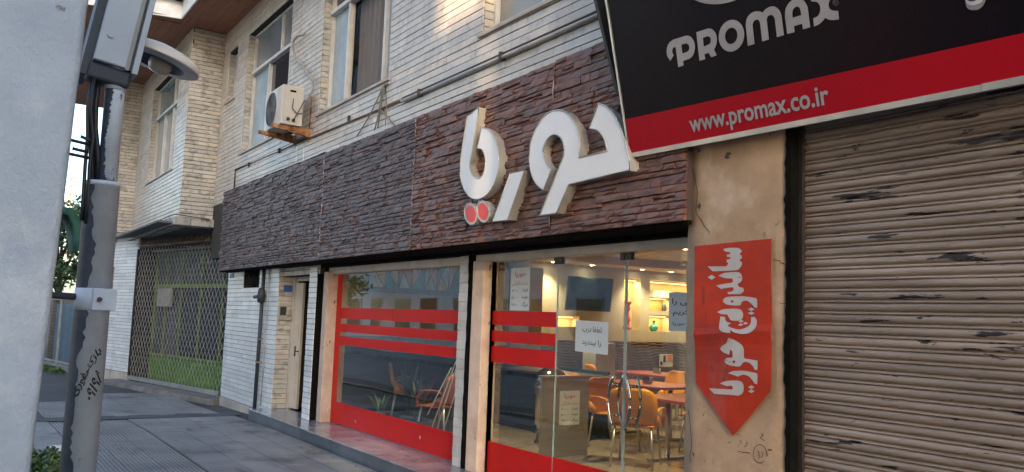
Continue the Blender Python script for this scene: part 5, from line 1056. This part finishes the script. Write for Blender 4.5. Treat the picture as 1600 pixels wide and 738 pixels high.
pc = thing('kerb_weed', 'leafy green weeds growing beside the pillar foot', 'weeds', (-10.2,-4.0,0)); 
for mm in (leaf1, leaf2, leaf3):
    mb = MB()
    for k in range(9): leaves(mb, atZ(random.uniform(48,90),random.uniform(708,745),.08), (.10,.10,.09), 40, .06)
    mb.build('leaves', mm, pc)
LP = atZ(89,703,.10)
lt_ = thing('litter', 'crumpled white plastic litter among the weeds', 'litter', tuple(LP)); mb = MB(); rows = [[(LP.x+.09*math.cos(a)*(1+.4*random.random())*math.sin(b+.2), LP.y+.09*math.sin(a)*math.sin(b+.2)*(1+.4*random.random()), .08+.07*math.cos(b)) for a in [i*PI/5 for i in range(10)]] for b in [k*.5 for k in range(7)]]; mb.grid(rows, True, False); mb.build('bag', white_p, lt_)
db = MB()
for k in range(150):
    if k < 70: x_ = random.uniform(-13.4,-7.8); y_ = -.64-abs(random.gauss(0,.05))
    elif k < 110: x_ = random.uniform(-14,-8); y_ = random.uniform(-3.9,-3.4)
    else: x_ = random.uniform(-19,-8); y_ = random.uniform(-3.3,-.8)
    a_ = random.uniform(0,6.3); s_ = random.uniform(.008,.028); p_ = Vector((x_,y_,gz(x_)+.004)); u_ = Vector((math.cos(a_),math.sin(a_),random.uniform(-.1,.3)))*s_; v_ = Vector((-math.sin(a_),math.cos(a_),random.uniform(0,.3)))*s_*.6
    db.face([p_-u_, p_-v_, p_+u_, p_+v_], random.random())
tag(db.build('ground_litter', mat('dry_leaf_litter', (.28,.22,.13), (.10,.07,.04), 9, .8)), 'scattered dry leaf bits and litter on the pavement', 'litter', kind='stuff')
gs = MB()
for k in range(60): leaves(gs, F0+fu*random.uniform(3,9)+fn_*random.uniform(.3,.7)+Vector((0,0,.08)), (.12,.12,.06), 8, .12)
tag(gs.build('ground_weeds', leaf2), 'low green weeds along the fence kerb', 'weeds', kind='stuff')
# ================================================================ ACROSS THE STREET (seen in the shop window, plus unseen blocks added to cut the sun)
def far_building(x0, x1, y0, h, m_, label, floors):
    t = thing('opposite_building', label, 'building', ((x0+x1)/2,y0,-.2)); MB().box(x0,x1,y0-9,y0,-.3,h).build('wall', m_, t); MB().box(x0-.0,x1+.0,y0-9.1,y0+.02,h+.003,h+.3).build('cornice', white_p, t); n = max(2, int((x1-x0)/3))
    for f in range(floors):
        for i in range(n):
            xa = x0+(i+.25)*(x1-x0)/n; xb = xa+(x1-x0)/n*.5; z0 = 1.0+f*3.1
            w_ = MB().box(xa-.06,xb+.06,y0+.002,y0+.05,z0-.06,z0+1.66).build('window', white_metal, t); MB().box(xa,xb,y0+.052,y0+.06,z0,z0+1.6).build('pane', dkglass, w_)
far_building(-9, 13.75, -14.5, 15.8, mat('pale_stone_cladding', (.40,.35,.29), (.32,.28,.23), 2, .8, stretch=(1,1,3)), 'unseen tall pale stone building across the street, added to block the sun', 4)  # unseen sun blocker; its right end sets the sun patch's left edge
ob = thing('opposite_building', 'unseen tall ochre block across the street, added and skewed to leave a gap for the sun', 'building', (18,-15,-.2)); mat('ochre_render', (.42,.30,.20), (.34,.24,.16), 2, .85)
MB().prism([(14.72,-14.5,-.3),(21.5,-14.5,-.3),(35.4,-23.5,-.3),(28.6,-23.5,-.3)], (0,0,17.3)).build('wall', MATS['ochre_render'], ob)  # plan follows the sun direction; added to bound the sun patch
for f in range(4):
    for i in range(2): w_ = MB().box(15.9+i*2.8,17.5+i*2.8,-14.498,-14.45,1.0+f*3.3,2.7+f*3.3).build('window', white_metal, ob); MB().box(16.0+i*2.8,17.4+i*2.8,-14.448,-14.44,1.1+f*3.3,2.6+f*3.3).build('pane', dkglass, w_)
far_building(-52, -20, -15.5, 7.5, mat('white_wall_render', (.72,.70,.66), (.55,.53,.49), 1.5, .8), 'low white building across the street far left', 2)
far_building(13.8, 14.67, -14.5, 12.7, MATS['ochre_render'], 'unseen narrow filler block between the two tall buildings, added to cut the low sun', 0)  # added filler; its height sets the lower edge of the sun patch
tree(-43,-12.8,5.0,1.4,'leafy street tree across the road further left', leafs=leaf3, n=1600, s=.28)
fp = MB().box(-60,40,-14.4,-12.05,-.3,-.12); struct(fp.build('far_pavement', conc))
